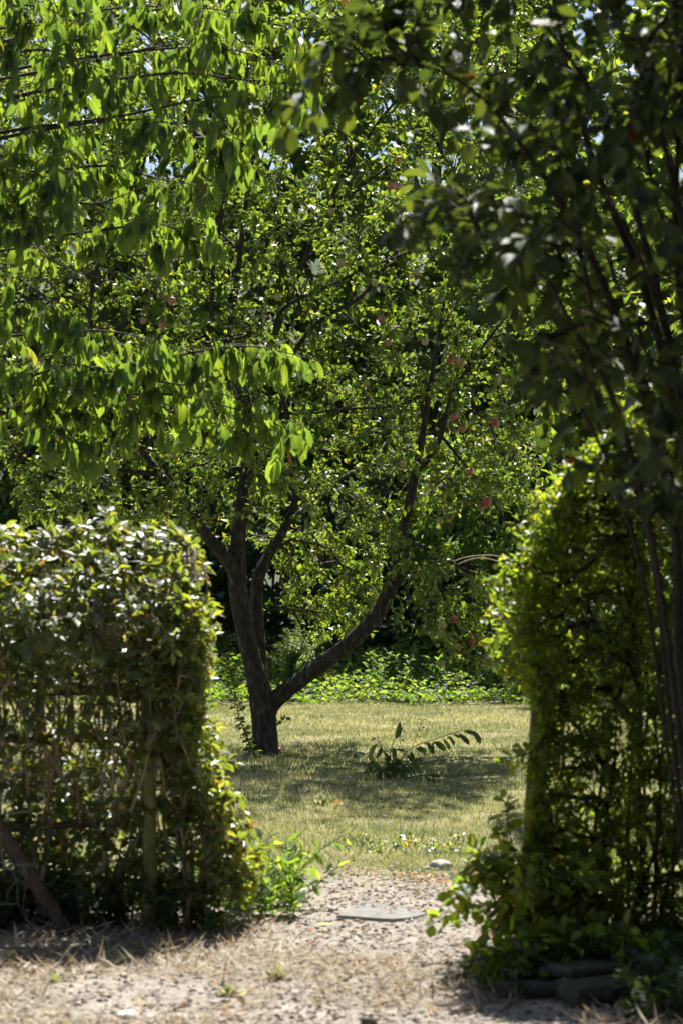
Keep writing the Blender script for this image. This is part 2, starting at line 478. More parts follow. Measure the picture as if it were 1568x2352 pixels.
# ------------------------------------------------------------------ branching
def grow(skel, att, rng, step=.12, back=.45, lift=.15, droop=0.):
    """skel: list of (points, radii) drawn limbs; att: points the twigs reach for. Returns twigs as (points, radii)."""
    nodes, par = [], []
    for pts, rad in skel:
        for i, p in enumerate(pts):
            nodes.append(p); par.append(len(nodes) - 2 if i else -1)
    n0 = len(nodes)
    cap = n0 + len(att) * 40
    N = np.zeros((cap, 3)); N[:n0] = nodes
    par = par + [0] * (cap - n0)
    att = np.asarray(att)
    d0 = np.concatenate([np.min(np.linalg.norm(a[:, None] - N[None, :n0], axis=2), axis=1) for a in np.array_split(att, max(1, len(att) // 200))])
    cnt = n0
    paths = []
    for a in att[np.argsort(d0)]:
        dd = np.sum((N[:cnt] - a) ** 2, axis=1)
        i = int(np.argmin(dd)); L = math.sqrt(dd[i])
        goal, g = back * L, 0.
        while par[i] >= 0 and g < goal:
            g += np.linalg.norm(N[i] - N[par[i]]); i = par[i]
        s = N[i]; L = np.linalg.norm(a - s)
        if L < .03:
            continue
        t = nrm(s - N[par[i]]) if par[i] >= 0 else UP
        c = s + L * (.4 * t + .1 * nrm(a - s)) + np.array([0, 0, lift * L]) + rng.normal(0, .06 * L, 3)
        k = min(38, max(2, int(math.ceil(L / step))))
        u = np.linspace(0, 1, k + 1)[1:, None]
        q = (1 - u) ** 2 * s + 2 * u * (1 - u) * c + u ** 2 * a
        q = q + rng.normal(0, .008, q.shape)
        q[:, 2] -= droop * u[:, 0] ** 2 * L
        ids = [i]
        for pnt in q:
            N[cnt] = pnt; par[cnt] = ids[-1]; ids.append(cnt); cnt += 1
        paths.append(ids)
    w = np.zeros(cnt)
    for ids in paths:
        w[ids[-1]] += 1
    for i in range(cnt - 1, n0 - 1, -1):
        if par[i] >= 0:
            w[par[i]] += w[i]
    return [(N[ids], .0022 * np.maximum(w[np.array(ids[1:2] + ids[1:])], 1) ** .45) for ids in paths]

def twig_mesh(name, twigs, mat, root, k=4, scale=1.):
    base = np.array(root.location)
    parts = []
    for pts, rad in twigs:
        parts.append(tube(pts - base, rad * scale, 3 if rad[0] < .007 else k, cap=False))
    V, F = merge(parts)
    o = obj(name, tri_mesh(name, V, F, M[mat]), root)
    o['kind'] = 'stuff'
    return o

def limb(name, pts4, mat, root, n=5, k=10, rough=.05, rng=None):
    """a traced limb: rows of x, y, z, radius"""
    q = catmull(pts4, n)
    V, F = tube(q[:, :3] - np.array(root.location), q[:, 3], k, rough, rng)
    obj(name, tri_mesh(name, V, F, M[mat]), root)
    return q[:, :3], q[:, 3]

def along(twigs, spacing, reach, rng, rmax=.006):
    """positions and tangents every `spacing` metres on the outer `reach` metres of each twig"""
    Ps, Ts = [], []
    for pts, rad in twigs:
        seg = np.linalg.norm(np.diff(pts, axis=0), axis=1)
        s = np.concatenate([[0], np.cumsum(seg)])
        Lt = s[-1]
        q = np.arange(max(0, Lt - reach) + rng.uniform(0, spacing), Lt + 1e-6, spacing)
        if len(q) == 0:
            q = np.array([Lt])
        i = np.clip(np.searchsorted(s, q) - 1, 0, len(seg) - 1)
        f = ((q - s[i]) / np.maximum(seg[i], 1e-6))[:, None]
        ok = rad[i] < rmax
        Ps.append((pts[i] * (1 - f) + pts[i + 1] * f)[ok]); Ts.append(nrm(pts[i + 1] - pts[i])[ok])
    return np.vstack(Ps), np.vstack(Ts)

def spray(fol, Ps, Ts, per, size, rng, fwd=.5, out=1., down=.2, tilt=.4, jitter=.01, up=UP, flat=0.):
    """`per` leaves round each point of a twig"""
    Ps = np.repeat(Ps, per, 0); Ts = np.repeat(Ts, per, 0); n = len(Ps)
    r = rng.normal(0, 1, (n, 3)); r = nrm(r - np.sum(r * Ts, 1, keepdims=True) * Ts)
    d = Ts * fwd + r * out + np.array([0, 0, -down]) + rng.normal(0, .15, (n, 3))
    if flat:                       # leaves that spread their faces towards `up`
        h = nrm(np.asarray(up, float)); d = d - flat * (d @ h)[:, None] * h
    fol.add(Ps + rng.normal(0, jitter, (n, 3)), d, up, rng.uniform(size[0], size[1], n), rng, tilt)

def in_poly(x, y, poly):
    poly = np.asarray(poly, float); c = np.zeros(len(x), bool); j = len(poly) - 1
    for i in range(len(poly)):
        xi, yi = poly[i]; xj, yj = poly[j]
        h = ((yi > y) != (yj > y)) & (x < (xj - xi) * (y - yi) / (yj - yi + 1e-12) + xi)
        c ^= h; j = i
    return c

def sample_poly(poly, n, rng):
    poly = np.asarray(poly, float); lo, hi = poly.min(0), poly.max(0); out = np.zeros((0, 2))
    while len(out) < n:
        q = rng.uniform(lo, hi, (n * 2, 2))
        out = np.vstack([out, q[in_poly(q[:, 0], q[:, 1], poly)]])
    return out[:n]

def Pn(xy, D):
    return np.array([P(a, b, d) for (a, b), d in zip(xy, D)])

def L4(rows, D):
    """rows of (x, y, radius[, distance]) to x, y, z, radius"""
    return np.array([[*P(r[0], r[1], r[3] if len(r) > 3 else D), r[2]] for r in rows])

# ================================================================== setting
def lawn_edge(x):
    """distance at which the gravel gives way to the lawn"""
    return 14.1 + .25 * np.sin(x * 2.1) - .25 * x

def ground_mat():
    m, nt, out = new_mat('ground')
    L = nt.links.new
    tc = nt.nodes.new('ShaderNodeTexCoord')
    sp = nt.nodes.new('ShaderNodeSeparateXYZ'); L(tc.outputs['Object'], sp.inputs[0])
    def noise(s, det=6):
        n = nt.nodes.new('ShaderNodeTexNoise'); n.inputs['Scale'].default_value = s; n.inputs['Detail'].default_value = det
        L(tc.outputs['Object'], n.inputs['Vector']); return n.outputs[0]
    g1 = ramp(nt, [(.25, (.085, .071, .056)), (.45, (.225, .196, .163)), (.62, (.325, .292, .25)), (.78, (.43, .40, .355))])
    L(math_node(nt, 'ADD', math_node(nt, 'MULTIPLY', noise(30, 9), .62), math_node(nt, 'MULTIPLY', noise(3.2, 5), .40)), g1.inputs[0])
    l1 = ramp(nt, [(.35, (.085, .10, .040)), (.5, (.17, .16, .075)), (.65, (.28, .235, .13))]); L(noise(1.6, 8), l1.inputs[0])
    e = math_node(nt, 'ADD', sp.outputs[1], math_node(nt, 'MULTIPLY', sp.outputs[0], .25))
    e = math_node(nt, 'ADD', e, math_node(nt, 'MULTIPLY', noise(2.2), 1.6))
    mr = nt.nodes.new('ShaderNodeMapRange'); mr.inputs[1].default_value = 14.5; mr.inputs[2].default_value = 15.5
    L(e, mr.inputs[0])
    mx = nt.nodes.new('ShaderNodeMix'); mx.data_type = 'RGBA'
    L(mr.outputs[0], mx.inputs[0]); L(g1.outputs[0], mx.inputs[6]); L(l1.outputs[0], mx.inputs[7])
    p = nt.nodes.new('ShaderNodeBsdfPrincipled'); p.inputs['Roughness'].default_value = .95
    p.inputs['Specular IOR Level'].default_value = .15
    L(mx.outputs[2], p.inputs['Base Color'])
    b = nt.nodes.new('ShaderNodeBump'); b.inputs['Strength'].default_value = .8; b.inputs['Distance'].default_value = .03
    L(noise(40, 8), b.inputs['Height']); L(b.outputs[0], p.inputs['Normal'])
    L(p.outputs[0], out.inputs[0])
    return m

def build_ground():
    ys = np.concatenate([np.linspace(-60, 6, 8), np.linspace(7, 40, 110), np.linspace(42, 900, 20)])
    xs = np.concatenate([np.linspace(-500, -7, 10), np.linspace(-6, 6, 70), np.linspace(7, 500, 10)])
    X, Y = np.meshgrid(xs, ys)
    Z = .012 * np.sin(X * 2.3 + Y) + .010 * np.sin(Y * 3.1 - X * 1.7)
    Z = np.where((Y > 7) & (Y < 40), Z, 0)
    nx = len(xs); i = np.arange(len(ys) - 1)[:, None] * nx + np.arange(nx - 1)[None, :]
    F = np.concatenate([np.stack([i, i + 1, i + nx + 1], -1).reshape(-1, 3), np.stack([i, i + nx + 1, i + nx], -1).reshape(-1, 3)])
    o = obj('ground', tri_mesh('ground', np.column_stack([X.ravel(), Y.ravel(), Z.ravel()]), F, ground_mat()))
    tag(o, 'pale gravelly ground running back into a dry mown lawn', None, None, 'structure')
    # the bank that rises behind the garden
    xs = np.linspace(-45, 45, 50); ys = np.linspace(40, 110, 36)
    X, Y = np.meshgrid(xs, ys)
    Z = 15 * (1 - np.cos(np.clip((Y - 40) / 42, 0, 1) * math.pi)) / 2 - .3 + .5 * np.sin(X * .4 + Y * .3) * np.clip((Y - 42) / 8, 0, 1)
    nx = len(xs); i = np.arange(len(ys) - 1)[:, None] * nx + np.arange(nx - 1)[None, :]
    F = np.concatenate([np.stack([i, i + 1, i + nx + 1], -1).reshape(-1, 3), np.stack([i, i + nx + 1, i + nx], -1).reshape(-1, 3)])
    hm = solid_mat('bank_soil', [(.4, (.025, .045, .014)), (.6, (.05, .06, .022)), (.78, (.18, .15, .10))], scale=(.8, .8, .8), bump=.5, dist=.1)
    tag(obj('hillside', tri_mesh('hillside', np.column_stack([X.ravel(), Y.ravel(), Z.ravel()]), F, hm)), 'dry tan bank rising behind the trees', None, None, 'structure')

def gz(x, y):
    return .012 * np.sin(x * 2.3 + y) + .010 * np.sin(y * 3.1 - x * 1.7)

def fnoise(x, y, seed, s):
    """cheap smooth noise in 0..1"""
    r = np.random.default_rng(seed); v = 0; tot = 0
    for k in range(7):
        a = r.uniform(0, 6.28); f = s * r.uniform(.6, 2.2); w = 1 / (1 + k * .3)
        v = v + w * np.sin((x * math.cos(a) + y * math.sin(a)) * f + r.uniform(0, 6.28)); tot += w
    return .5 + .5 * v / tot * 1.6

def build_grass():
    rng = np.random.default_rng(11)
    n = 330000
    D = 12.7 + 20.9 * rng.random(n) ** 1.15
    x = rng.uniform(-1, 1, n) * (D * .155 + .5)
    keep = (D + .25 * x > 14.0 + rng.normal(0, .55, n) + (fnoise(x, D, 3, 2.2) - .5) * 1.8) & (D < 33.4 + .2 * np.sin(x * 3))
    bare = fnoise(x, D, 8, 1.8)
    keep &= rng.random(n) < np.clip(.35 + bare * 1.0, 0, 1)
    x, D = x[keep], D[keep]; n = len(x)
    g = fnoise(x, D, 21, .9)                     # patches of greener and of drier grass
    dry = np.clip(.50 + (.5 - g) * 1.0 + (fnoise(x, D, 4, 4) - .5) * .5, 0, 1)
    lv = np.clip(dry + rng.normal(0, .22, n), .01, .98)
    h = (.022 + .035 * rng.random(n) ** 1.6) * (1.25 - .4 * dry) * (1 + .5 * (rng.random(n) > .97))
    wd = rng.uniform(.0022, .0040, n) * (.7 + D / 40)
    a = rng.uniform(0, 2 * np.pi, n); lean = rng.normal(0, .5, (n, 2)) * h[:, None]
    b = np.column_stack([x, D, gz(x, D) - .004])
    side = np.column_stack([np.cos(a), np.sin(a), np.zeros(n)]) * wd[:, None]
    tip = b + np.column_stack([lean, h])
    V = np.stack([b - side, b + side, tip], 1).reshape(-1, 3)
    F = np.arange(3 * n).reshape(-1, 3)
    o = obj('grass', tri_mesh('grass', V, F, M['grass_blade'], np.repeat(lv, 3), None, False))
    tag(o, 'short dry yellow-green grass of the lawn', 'grass', None, 'stuff')

def ico(rng, flat=.6):
    """a small rough stone"""
    V = np.array([(1, 0, 0), (0, 1, 0), (-1, 0, 0), (0, -1, 0), (0, 0, 1), (0, 0, -1)], float)
    F = np.array([(0, 1, 4), (1, 2, 4), (2, 3, 4), (3, 0, 4), (1, 0, 5), (2, 1, 5), (3, 2, 5), (0, 3, 5)])
    V = V * (1 + rng.normal(0, .18, (6, 1))) * np.array([1.1, rng.uniform(.6, 1), flat]) + rng.normal(0, .15, (6, 3))
    return V, F

def build_gravel():
    rng = np.random.default_rng(12)
    n = 30000
    D = 8.6 + 6.2 * rng.random(n) ** 1.1
    x = rng.uniform(-1, 1, n) * (D * .15 + .4)
    dens = np.where(D > 11.6, np.exp(-((x - .12 - .1 * (D - 12)) / .55) ** 2), .35 + .65 * (fnoise(x, D, 31, 2.4) > .45))
    dens = dens * (D + .25 * x < 14.6 + .3 * np.sin(x * 7))
    keep = rng.random(n) < dens
    x, D = x[keep], D[keep]; n = len(x)
    tm = [ico(rng, rng.uniform(.35, .7)) for _ in range(8)]
    s = .0035 + .015 * rng.random(n) ** 3.6
    ti = rng.integers(0, 8, n); a = rng.uniform(0, 6.28, n)
    Vs, Fs, lv, off = [], [], [], 0
    for k, (V, F) in enumerate(tm):
        q = np.flatnonzero(ti == k)
        c, si = np.cos(a[q]), np.sin(a[q])
        W = V[None] * s[q][:, None, None]
        W = np.stack([W[..., 0] * c[:, None] - W[..., 1] * si[:, None], W[..., 0] * si[:, None] + W[..., 1] * c[:, None], W[..., 2]], -1)
        W += np.column_stack([x[q], D[q], gz(x[q], D[q]) + s[q] * .2])[:, None]
        Vs.append(W.reshape(-1, 3)); Fs.append((F[None] + (np.arange(len(q)) * 6)[:, None, None] + off).reshape(-1, 3)); off += len(q) * 6
        lv.append(np.repeat(rng.random(len(q)), 6))
    o = obj('gravel', tri_mesh('gravel', np.vstack(Vs), np.vstack(Fs), M['gravel'], np.concatenate(lv), None, False))
    tag(o, 'pale and dark gravel scattered over the track', 'gravel', None, 'stuff')

def litter(name, label, mat, tmpl, n, region, size, seed, flat=.25, cat='litter'):
    rng = np.random.default_rng(seed)
    pts = region(rng, n); n = len(pts)
    a = rng.uniform(0, 6.28, n)
    tl = T[tmpl]; ti = rng.integers(0, len(tl), n); sc = rng.uniform(size[0], size[1], n)
    y = np.column_stack([np.cos(a), np.sin(a), rng.normal(0, flat, n)]); y = nrm(y)
    z0 = np.tile(UP, (n, 1)) * rng.choice([-1, 1], (n, 1)) + rng.normal(0, flat, (n, 3))
    z = nrm(z0 - np.sum(z0 * y, 1, keepdims=True) * y); x = np.cross(y, z)
    fr = np.stack([x, y, z], -1)
    Vs, Fs, lv, lc, off = [], [], [], [], 0
    for k, (V, F, C) in enumerate(tl):
        q = np.flatnonzero(ti == k)
        W = np.einsum('nij,nvj->nvi', fr[q], V[None] * np.ones((len(q), 1, 1))) * sc[q][:, None, None] + pts[q][:, None]
        Vs.append(W.reshape(-1, 3)); Fs.append((F[None] + (np.arange(len(q)) * len(V))[:, None, None] + off).reshape(-1, 3))
        lv.append(np.repeat(rng.random(len(q)), len(V))); lc.append(np.tile(C, (len(q), 1))); off += len(q) * len(V)
    o = obj(name, tri_mesh(name, np.vstack(Vs), np.vstack(Fs), M[mat], np.concatenate(lv), np.vstack(lc)))
    return tag(o, label, cat, None, 'stuff')

def build_litter():
    def front(rng, n):
        D = 8.6 + 6.0 * rng.random(n); x = rng.uniform(-1, 1, n) * (D * .15 + .4)
        k = (D + .25 * x < 14.5) & (rng.random(n) < .3 + fnoise(x, D, 44, 2))
        x, D = x[k], D[k]
        return np.column_stack([x, D, gz(x, D) + .008])
    litter('leaf_litter', 'brown dry leaf bits strewn over the gravel', 'dry_leaf', 'small', 9000, front, (.014, .050), 51)
    def lawn(rng, n):
        D = 14 + 18 * rng.random(n); x = rng.uniform(-1, 1, n) * (D * .15)
        return np.column_stack([x, D, gz(x, D) + .03])
    litter('lawn_litter', 'scattered brown fallen leaves on the lawn', 'dry_leaf', 'small', 420, lawn, (.03, .06), 52)
    def patch(rng, n):
        q = rng.normal(0, 1, (n, 2)) * np.array([.16, .22]) + np.array([.62, 14.0])
        return np.column_stack([q, gz(q[:, 0], q[:, 1]) + .012])
    litter('orange_litter', 'patch of rusty orange dead leaves beside the grey rock', 'orange_leaf', 'small', 150, patch, (.02, .05), 53)
    def strawr(rng, n):
        D = 8.6 + 3.6 * rng.random(n) ** .8; x = rng.uniform(-1, 1, n) * (D * .15 + .3)
        k = (fnoise(x, D, 66, 2.2) + .25 * (x < -.3) > .52)
        x, D = x[k], D[k]
        return np.column_stack([x, D, gz(x, D) + .012])
    litter('dry_straw', 'bleached straw and dead grass lying on the ground', 'straw', 'straw', 20000, strawr, (.04, .15), 54, .42)

# ================================================================== plants
def apple_tree():
    rng = np.random.default_rng(101)
    base = G(608, 1732); D = 24.0
    root = thing('apple_tree', base, 'old apple tree with forked dark trunk and red apples standing on the lawn', 'tree')
    R = .93 / 231.
    sk = []
    def lb(name, rows, **k):
        q = limb(name, L4([(a, b, r * R / 2, *(d if isinstance(d, (tuple, list)) else (d,))) for a, b, r, d in rows], D), 'bark', root, rng=rng, **k)
        sk.append(q); return q
    lb('trunk', [(609, 1748, 78, 24), (609, 1725, 70, 24), (608, 1690, 64, 24), (606, 1650, 62, 24), (603, 1615, 64, 24), (590, 1560, 52, 24), (575, 1500, 48, 24), (560, 1430, 46, 24), (548, 1360, 46, 24), (545, 1300, 46, 24), (548, 1240, 38, 24), (560, 1130, 32, 24), (575, 1010, 26, 24.1), (560, 880, 18, 24.2), (500, 800, 14, 24.2)], n=8, k=20)
    lb('limb', [(612, 1660, 40, 24), (622, 1620, 46, 24), (660, 1585, 42, 23.95), (720, 1540, 40, 23.9), (790, 1487, 38, 23.8), (855, 1425, 38, 23.7), (895, 1355, 36, 23.7), (915, 1270, 28, 23.7), (935, 1180, 24, 23.7), (952, 1090, 22, 23.7), (968, 1010, 16, 23.7), (985, 900, 14, 23.6), (1003, 800, 11, 23.6), (1020, 690, 8, 23.6), (1060, 540, 5, 23.6)], n=8, k=16)
    lb('limb', [(600, 1580, 36, 24.15), (596, 1500, 36, 24.3), (590, 1400, 34, 24.4), (593, 1330, 32, 24.4), (620, 1270, 28, 24.5), (655, 1210, 22, 24.6), (680, 1130, 18, 24.7), (670, 1000, 15, 24.8), (640, 880, 13, 24.9), (625, 800, 14, 24.9), (680, 650, 13, 25), (735, 510, 13, 25), (800, 380, 11, 25), (865, 285, 8, 25), (960, 170, 5, 25)], n=7, k=14)
    lb('limb', [(548, 1330, 40, 24), (520, 1280, 38, 23.9), (470, 1225, 30, 23.8), (420, 1150, 26, 23.6), (370, 1090, 20, 23.4), (300, 1000, 14, 23.3), (240, 900, 10, 23.3), (210, 780, 8, 23.3), (212, 640, 6, 23.3)], n=7, k=12)
    br = [
        [(575, 1010, 18, 24.1), (535, 900, 16, 24.3), (505, 820, 14, 24.4), (488, 740, 12, 24.4), (490, 620, 11, 24.4), (505, 520, 9, 24.4), (520, 430, 7, 24.4), (540, 260, 5, 24.4)],
        [(565, 920, 16, 24.4), (530, 790, 15, 24.6), (540, 690, 14, 24.7), (552, 580, 13, 24.7), (568, 450, 11, 24.7), (590, 300, 7, 24.7), (600, 120, 4, 24.7)],
        [(640, 880, 14, 24.9), (600, 740, 10, 25.3), (605, 600, 9, 25.4), (625, 520, 8, 25.4), (660, 330, 5, 25.4)],
        [(625, 800, 12, 24.9), (650, 710, 9, 24.5), (770, 650, 8, 24.2), (870, 605, 7, 24), (960, 572, 5, 24)],
        [(660, 830, 12, 25), (730, 740, 10, 24.6), (830, 680, 9, 24.3), (900, 590, 8, 24.2), (960, 520, 6, 24.2), (1040, 420, 4, 24.2)],
        [(952, 1085, 18, 23.7), (985, 1050, 14, 23.5), (1012, 1000, 12, 23.4), (1040, 900, 9, 23.3), (1120, 780, 7, 23.2), (1200, 680, 4, 23.2)],
        [(985, 900, 9, 23.6), (900, 935, 7, 23.3), (800, 938, 6, 23.1), (720, 950, 4, 23)],
        [(1000, 985, 8, 23.5), (1060, 1060, 6, 23.2), (1130, 1150, 5, 23), (1180, 1230, 4, 22.9)],
        [(925, 1240, 12, 23.7), (985, 1260, 9, 23.3), (1050, 1300, 8, 22.9), (1110, 1330, 5, 22.8), (1170, 1370, 4, 22.7)],
        [(905, 1320, 12, 23.7), (970, 1300, 10, 23.2), (1010, 1350, 8, 22.8), (1040, 1430, 7, 22.6), (1090, 1500, 5, 22.5), (1170, 1545, 4, 22.4)],
        [(655, 1210, 14, 24.6), (740, 1130, 10, 25.2), (820, 1080, 8, 25.6), (900, 1080, 5, 25.9)],
        [(680, 1130, 12, 24.7), (640, 1060, 9, 23.8), (560, 1040, 8, 22.9), (480, 1050, 6, 22.4)],
        [(735, 510, 9, 25), (840, 420, 7, 25), (960, 330, 6, 25.2), (1060, 260, 4, 25.3)],
        [(800, 380, 8, 25), (790, 250, 6, 25.3), (780, 60, 5, 25.4), (770, -150, 3, 25.4)],
        [(940, 1150, 12, 23.7), (1010, 1120, 9, 24.6), (1090, 1040, 7, 25.3), (1180, 900, 5, 25.6)],
        [(370, 1090, 12, 23.4), (260, 1080, 9, 23), (150, 1090, 7, 22.8), (40, 1050, 4, 22.6)],
    ]
    for r in br:
        r = [(a, b, w * 1.12, d) for a, b, w, d in r]
        lb('branch', r, n=5, k=7, rough=.03)
    poly = [(-60, -250), (1310, -250), (1320, 850), (1240, 1080), (1225, 1380), (1190, 1540), (1060, 1535), (985, 1475), (930, 1440), (860, 1470), (740, 1475), (650, 1400), (600, 1260), (400, 1235), (60, 1215), (-80, 900)]
    xy = sample_poly(poly, 5600, rng)
    # the crown is thin where the dark thicket shows through, on the lower right
    gap = in_poly(xy[:, 0], xy[:, 1], [(1010, 1185), (1215, 1180), (1215, 1310), (1060, 1305)])
    low = (xy[:, 1] > 1250)
    xy = xy[~(gap & (rng.random(len(xy)) < .85)) & ~(low & (rng.random(len(xy)) < .25))]
    Dd = np.clip(24.2 + rng.normal(0, 1.25, len(xy)), 21.6, 27.2)
    lo = xy[:, 1] > 1230
    Dd[lo] = np.where(xy[lo, 0] > 880, np.clip(22.9 + rng.normal(0, .5, lo.sum()), 22, 24), np.clip(25.2 + rng.normal(0, .6, lo.sum()), 24.4, 26.6))
    op = (Dd < 24.0) & (xy[:, 1] < 850) & (xy[:, 0] > 440) & (xy[:, 0] < 1020) & (rng.random(len(xy)) < .6)
    xy, Dd = xy[~op], Dd[~op]
    att = Pn(xy, Dd)
    # drooping outer twigs
    d1 = sample_poly([(610, 1200), (900, 1200), (870, 1400), (820, 1470), (720, 1480), (640, 1400)], 330, rng)
    d2 = sample_poly([(930, 1290), (1110, 1310), (1200, 1400), (1190, 1545), (1060, 1535), (985, 1470)], 190, rng)
    att = np.vstack([att, Pn(d1, rng.uniform(24.6, 26.6, len(d1))), Pn(d2, rng.uniform(22.2, 24.0, len(d2)))])
    spots = [(395, 692, .6), (330, 737, .5), (373, 748, .5), (385, 1210, 1), (915, 368, .8), (897, 426, .7), (912, 428, .55), (783, 605, .4), (955, 625, .4), (638, 683, .35), (875, 733, .7), (1030, 825, .85), (1047, 828, .6), (975, 785, .35), (888, 788, .6), (1040, 958, .85), (1060, 985, .7), (1135, 970, 1), (1170, 1040, .1), (1187, 1050, .1), (925, 1068, .45), (1077, 1085, .7), (1117, 1153, .9), (1103, 1166, .6), (1010, 1196, .1), (1026, 1190, .1), (1040, 1423, .95), (1080, 1475, 1), (1015, 1436, .3), (1012, 1456, .1), (1011, 1525, .2), (1050, 1486, .3), (1160, 1530, .7), (1110, 1520, .4), (402, 1046, .05), (368, 800, .6), (1058, 835, .4), (760, 485, .5), (600, 960, .5), (840, 880, .3), (720, 1180, .2), (1140, 870, .2), (860, 650, .25)]
    ap = [(P(x, y, 22.1 + .5 * rng.random()), r) for x, y, r in spots]
    tw = grow(sk, np.vstack([att, [a + np.array([0, 0, .055]) for a, _ in ap]]), rng, step=.22, back=.5, lift=.1)
    twig_mesh('twigs', tw, 'branch_bark', root)
    fol = Foliage(root, 'apple_leaf', 'apple', 300)
    Ps, Ts = along(tw, .05, .62, rng)
    k = rng.random(len(Ps)) < .95
    spray(fol, Ps[k], Ts[k], 2, (.045, .082), rng, .5, 1., .25, .45, up=np.array([.1, .3, .9]))
    # apples
    import bmesh
    prof = [(0, .034), (.006, .031), (.012, .032), (.021, .033), (.029, .026), (.033, .012), (.032, -.004), (.027, -.020), (.018, -.030), (.008, -.031), (0, -.028)]
    kk = 12; V = [(0, 0, .026)]
    for r_, z_ in prof[1:-1]:
        V += [(r_ * math.cos(a), r_ * math.sin(a), z_) for a in np.linspace(0, 2 * np.pi, kk, endpoint=False)]
    V.append((0, 0, -.027)); F = []
    nr = len(prof) - 2
    for j in range(kk):
        F.append((0, 1 + j, 1 + (j + 1) % kk))
        F.append((len(V) - 1, 1 + (nr - 1) * kk + (j + 1) % kk, 1 + (nr - 1) * kk + j))
        for i in range(nr - 1):
            a, b = 1 + i * kk + j, 1 + i * kk + (j + 1) % kk
            F += [(a, a + kk, b + kk), (a, b + kk, b)]
    me = tri_mesh('apple', np.array(V), np.array(F), M['apple'])
    sv, sf = tube(np.array([(0, 0, .024), (.001, .001, .045), (.004, .002, .066)]), .0016, 4)
    stem = tri_mesh('stalk', sv, sf, M['branch_bark'])
    def apple(loc, ripe, parent, base_):
        o = obj('apple', me, parent, loc - base_)
        o['ripe'] = float(ripe)
        o.scale = (1.04 + .10 * rng.normal(),) * 3
        o.rotation_euler = (rng.normal(0, .2), rng.normal(0, .2), rng.uniform(0, 6))
        obj('stalk', stem, o)
        return o
    for loc, r in ap:
        o = apple(loc, r, root, base)
        if r > .84:
            o['label'] = 'ripe red apple'
    fallen = [((585, 1737), .55, 'pink fallen apple in the grass before the trunk'), ((640, 1728), .8, 'small red fallen apple right against the trunk foot')]
    for (x, y), r, lab in fallen:
        g = G(x, y + 4); g[2] = gz(g[0], g[1]) + .034
        o = apple(g, r, None, np.zeros(3))
        o.name = 'fallen_apple'
        o.rotation_euler = (1.2, .3, 1)
        tag(o, lab, 'apple')
    # a shoot sprouting beside the trunk
    r2 = thing('apple_sucker', G(592, 1752), 'thin leafy apple shoot leaning left beside the trunk', 'shoot')
    pts = L4([(592, 1750, .006, 22.9), (570, 1700, .006, 22.8), (552, 1655, .005, 22.7), (540, 1600, .004, 22.7), (532, 1545, .003, 22.7), (520, 1500, .002, 22.7)], 22.8)
    q, rr = limb('stem', pts, 'branch_bark', r2, 5, 5)
    f2 = Foliage(r2, 'apple_leaf', 'apple', 120)
    P2, T2 = along([(q, rr * 0)], .03, 3, rng)
    spray(f2, P2, T2, 3, (.05, .085), rng, .4, 1, .3, .6)
    r3 = thing('bark_sprig', P(640, 1665, 23.9), 'small leaf tuft sprouting from the trunk right side', 'shoot')
    q, rr = limb('stem', L4([(638, 1665, .004, 23.9), (650, 1650, .003, 23.85), (662, 1648, .002, 23.8)], 24), 'branch_bark', r3, 4, 5)
    f3 = Foliage(r3, 'apple_leaf', 'apple', 60)
    P3, T3 = along([(q, rr * 0)], .02, 3, rng)
    spray(f3, P3, T3, 3, (.03, .05), rng, .4, 1, .4, .6)

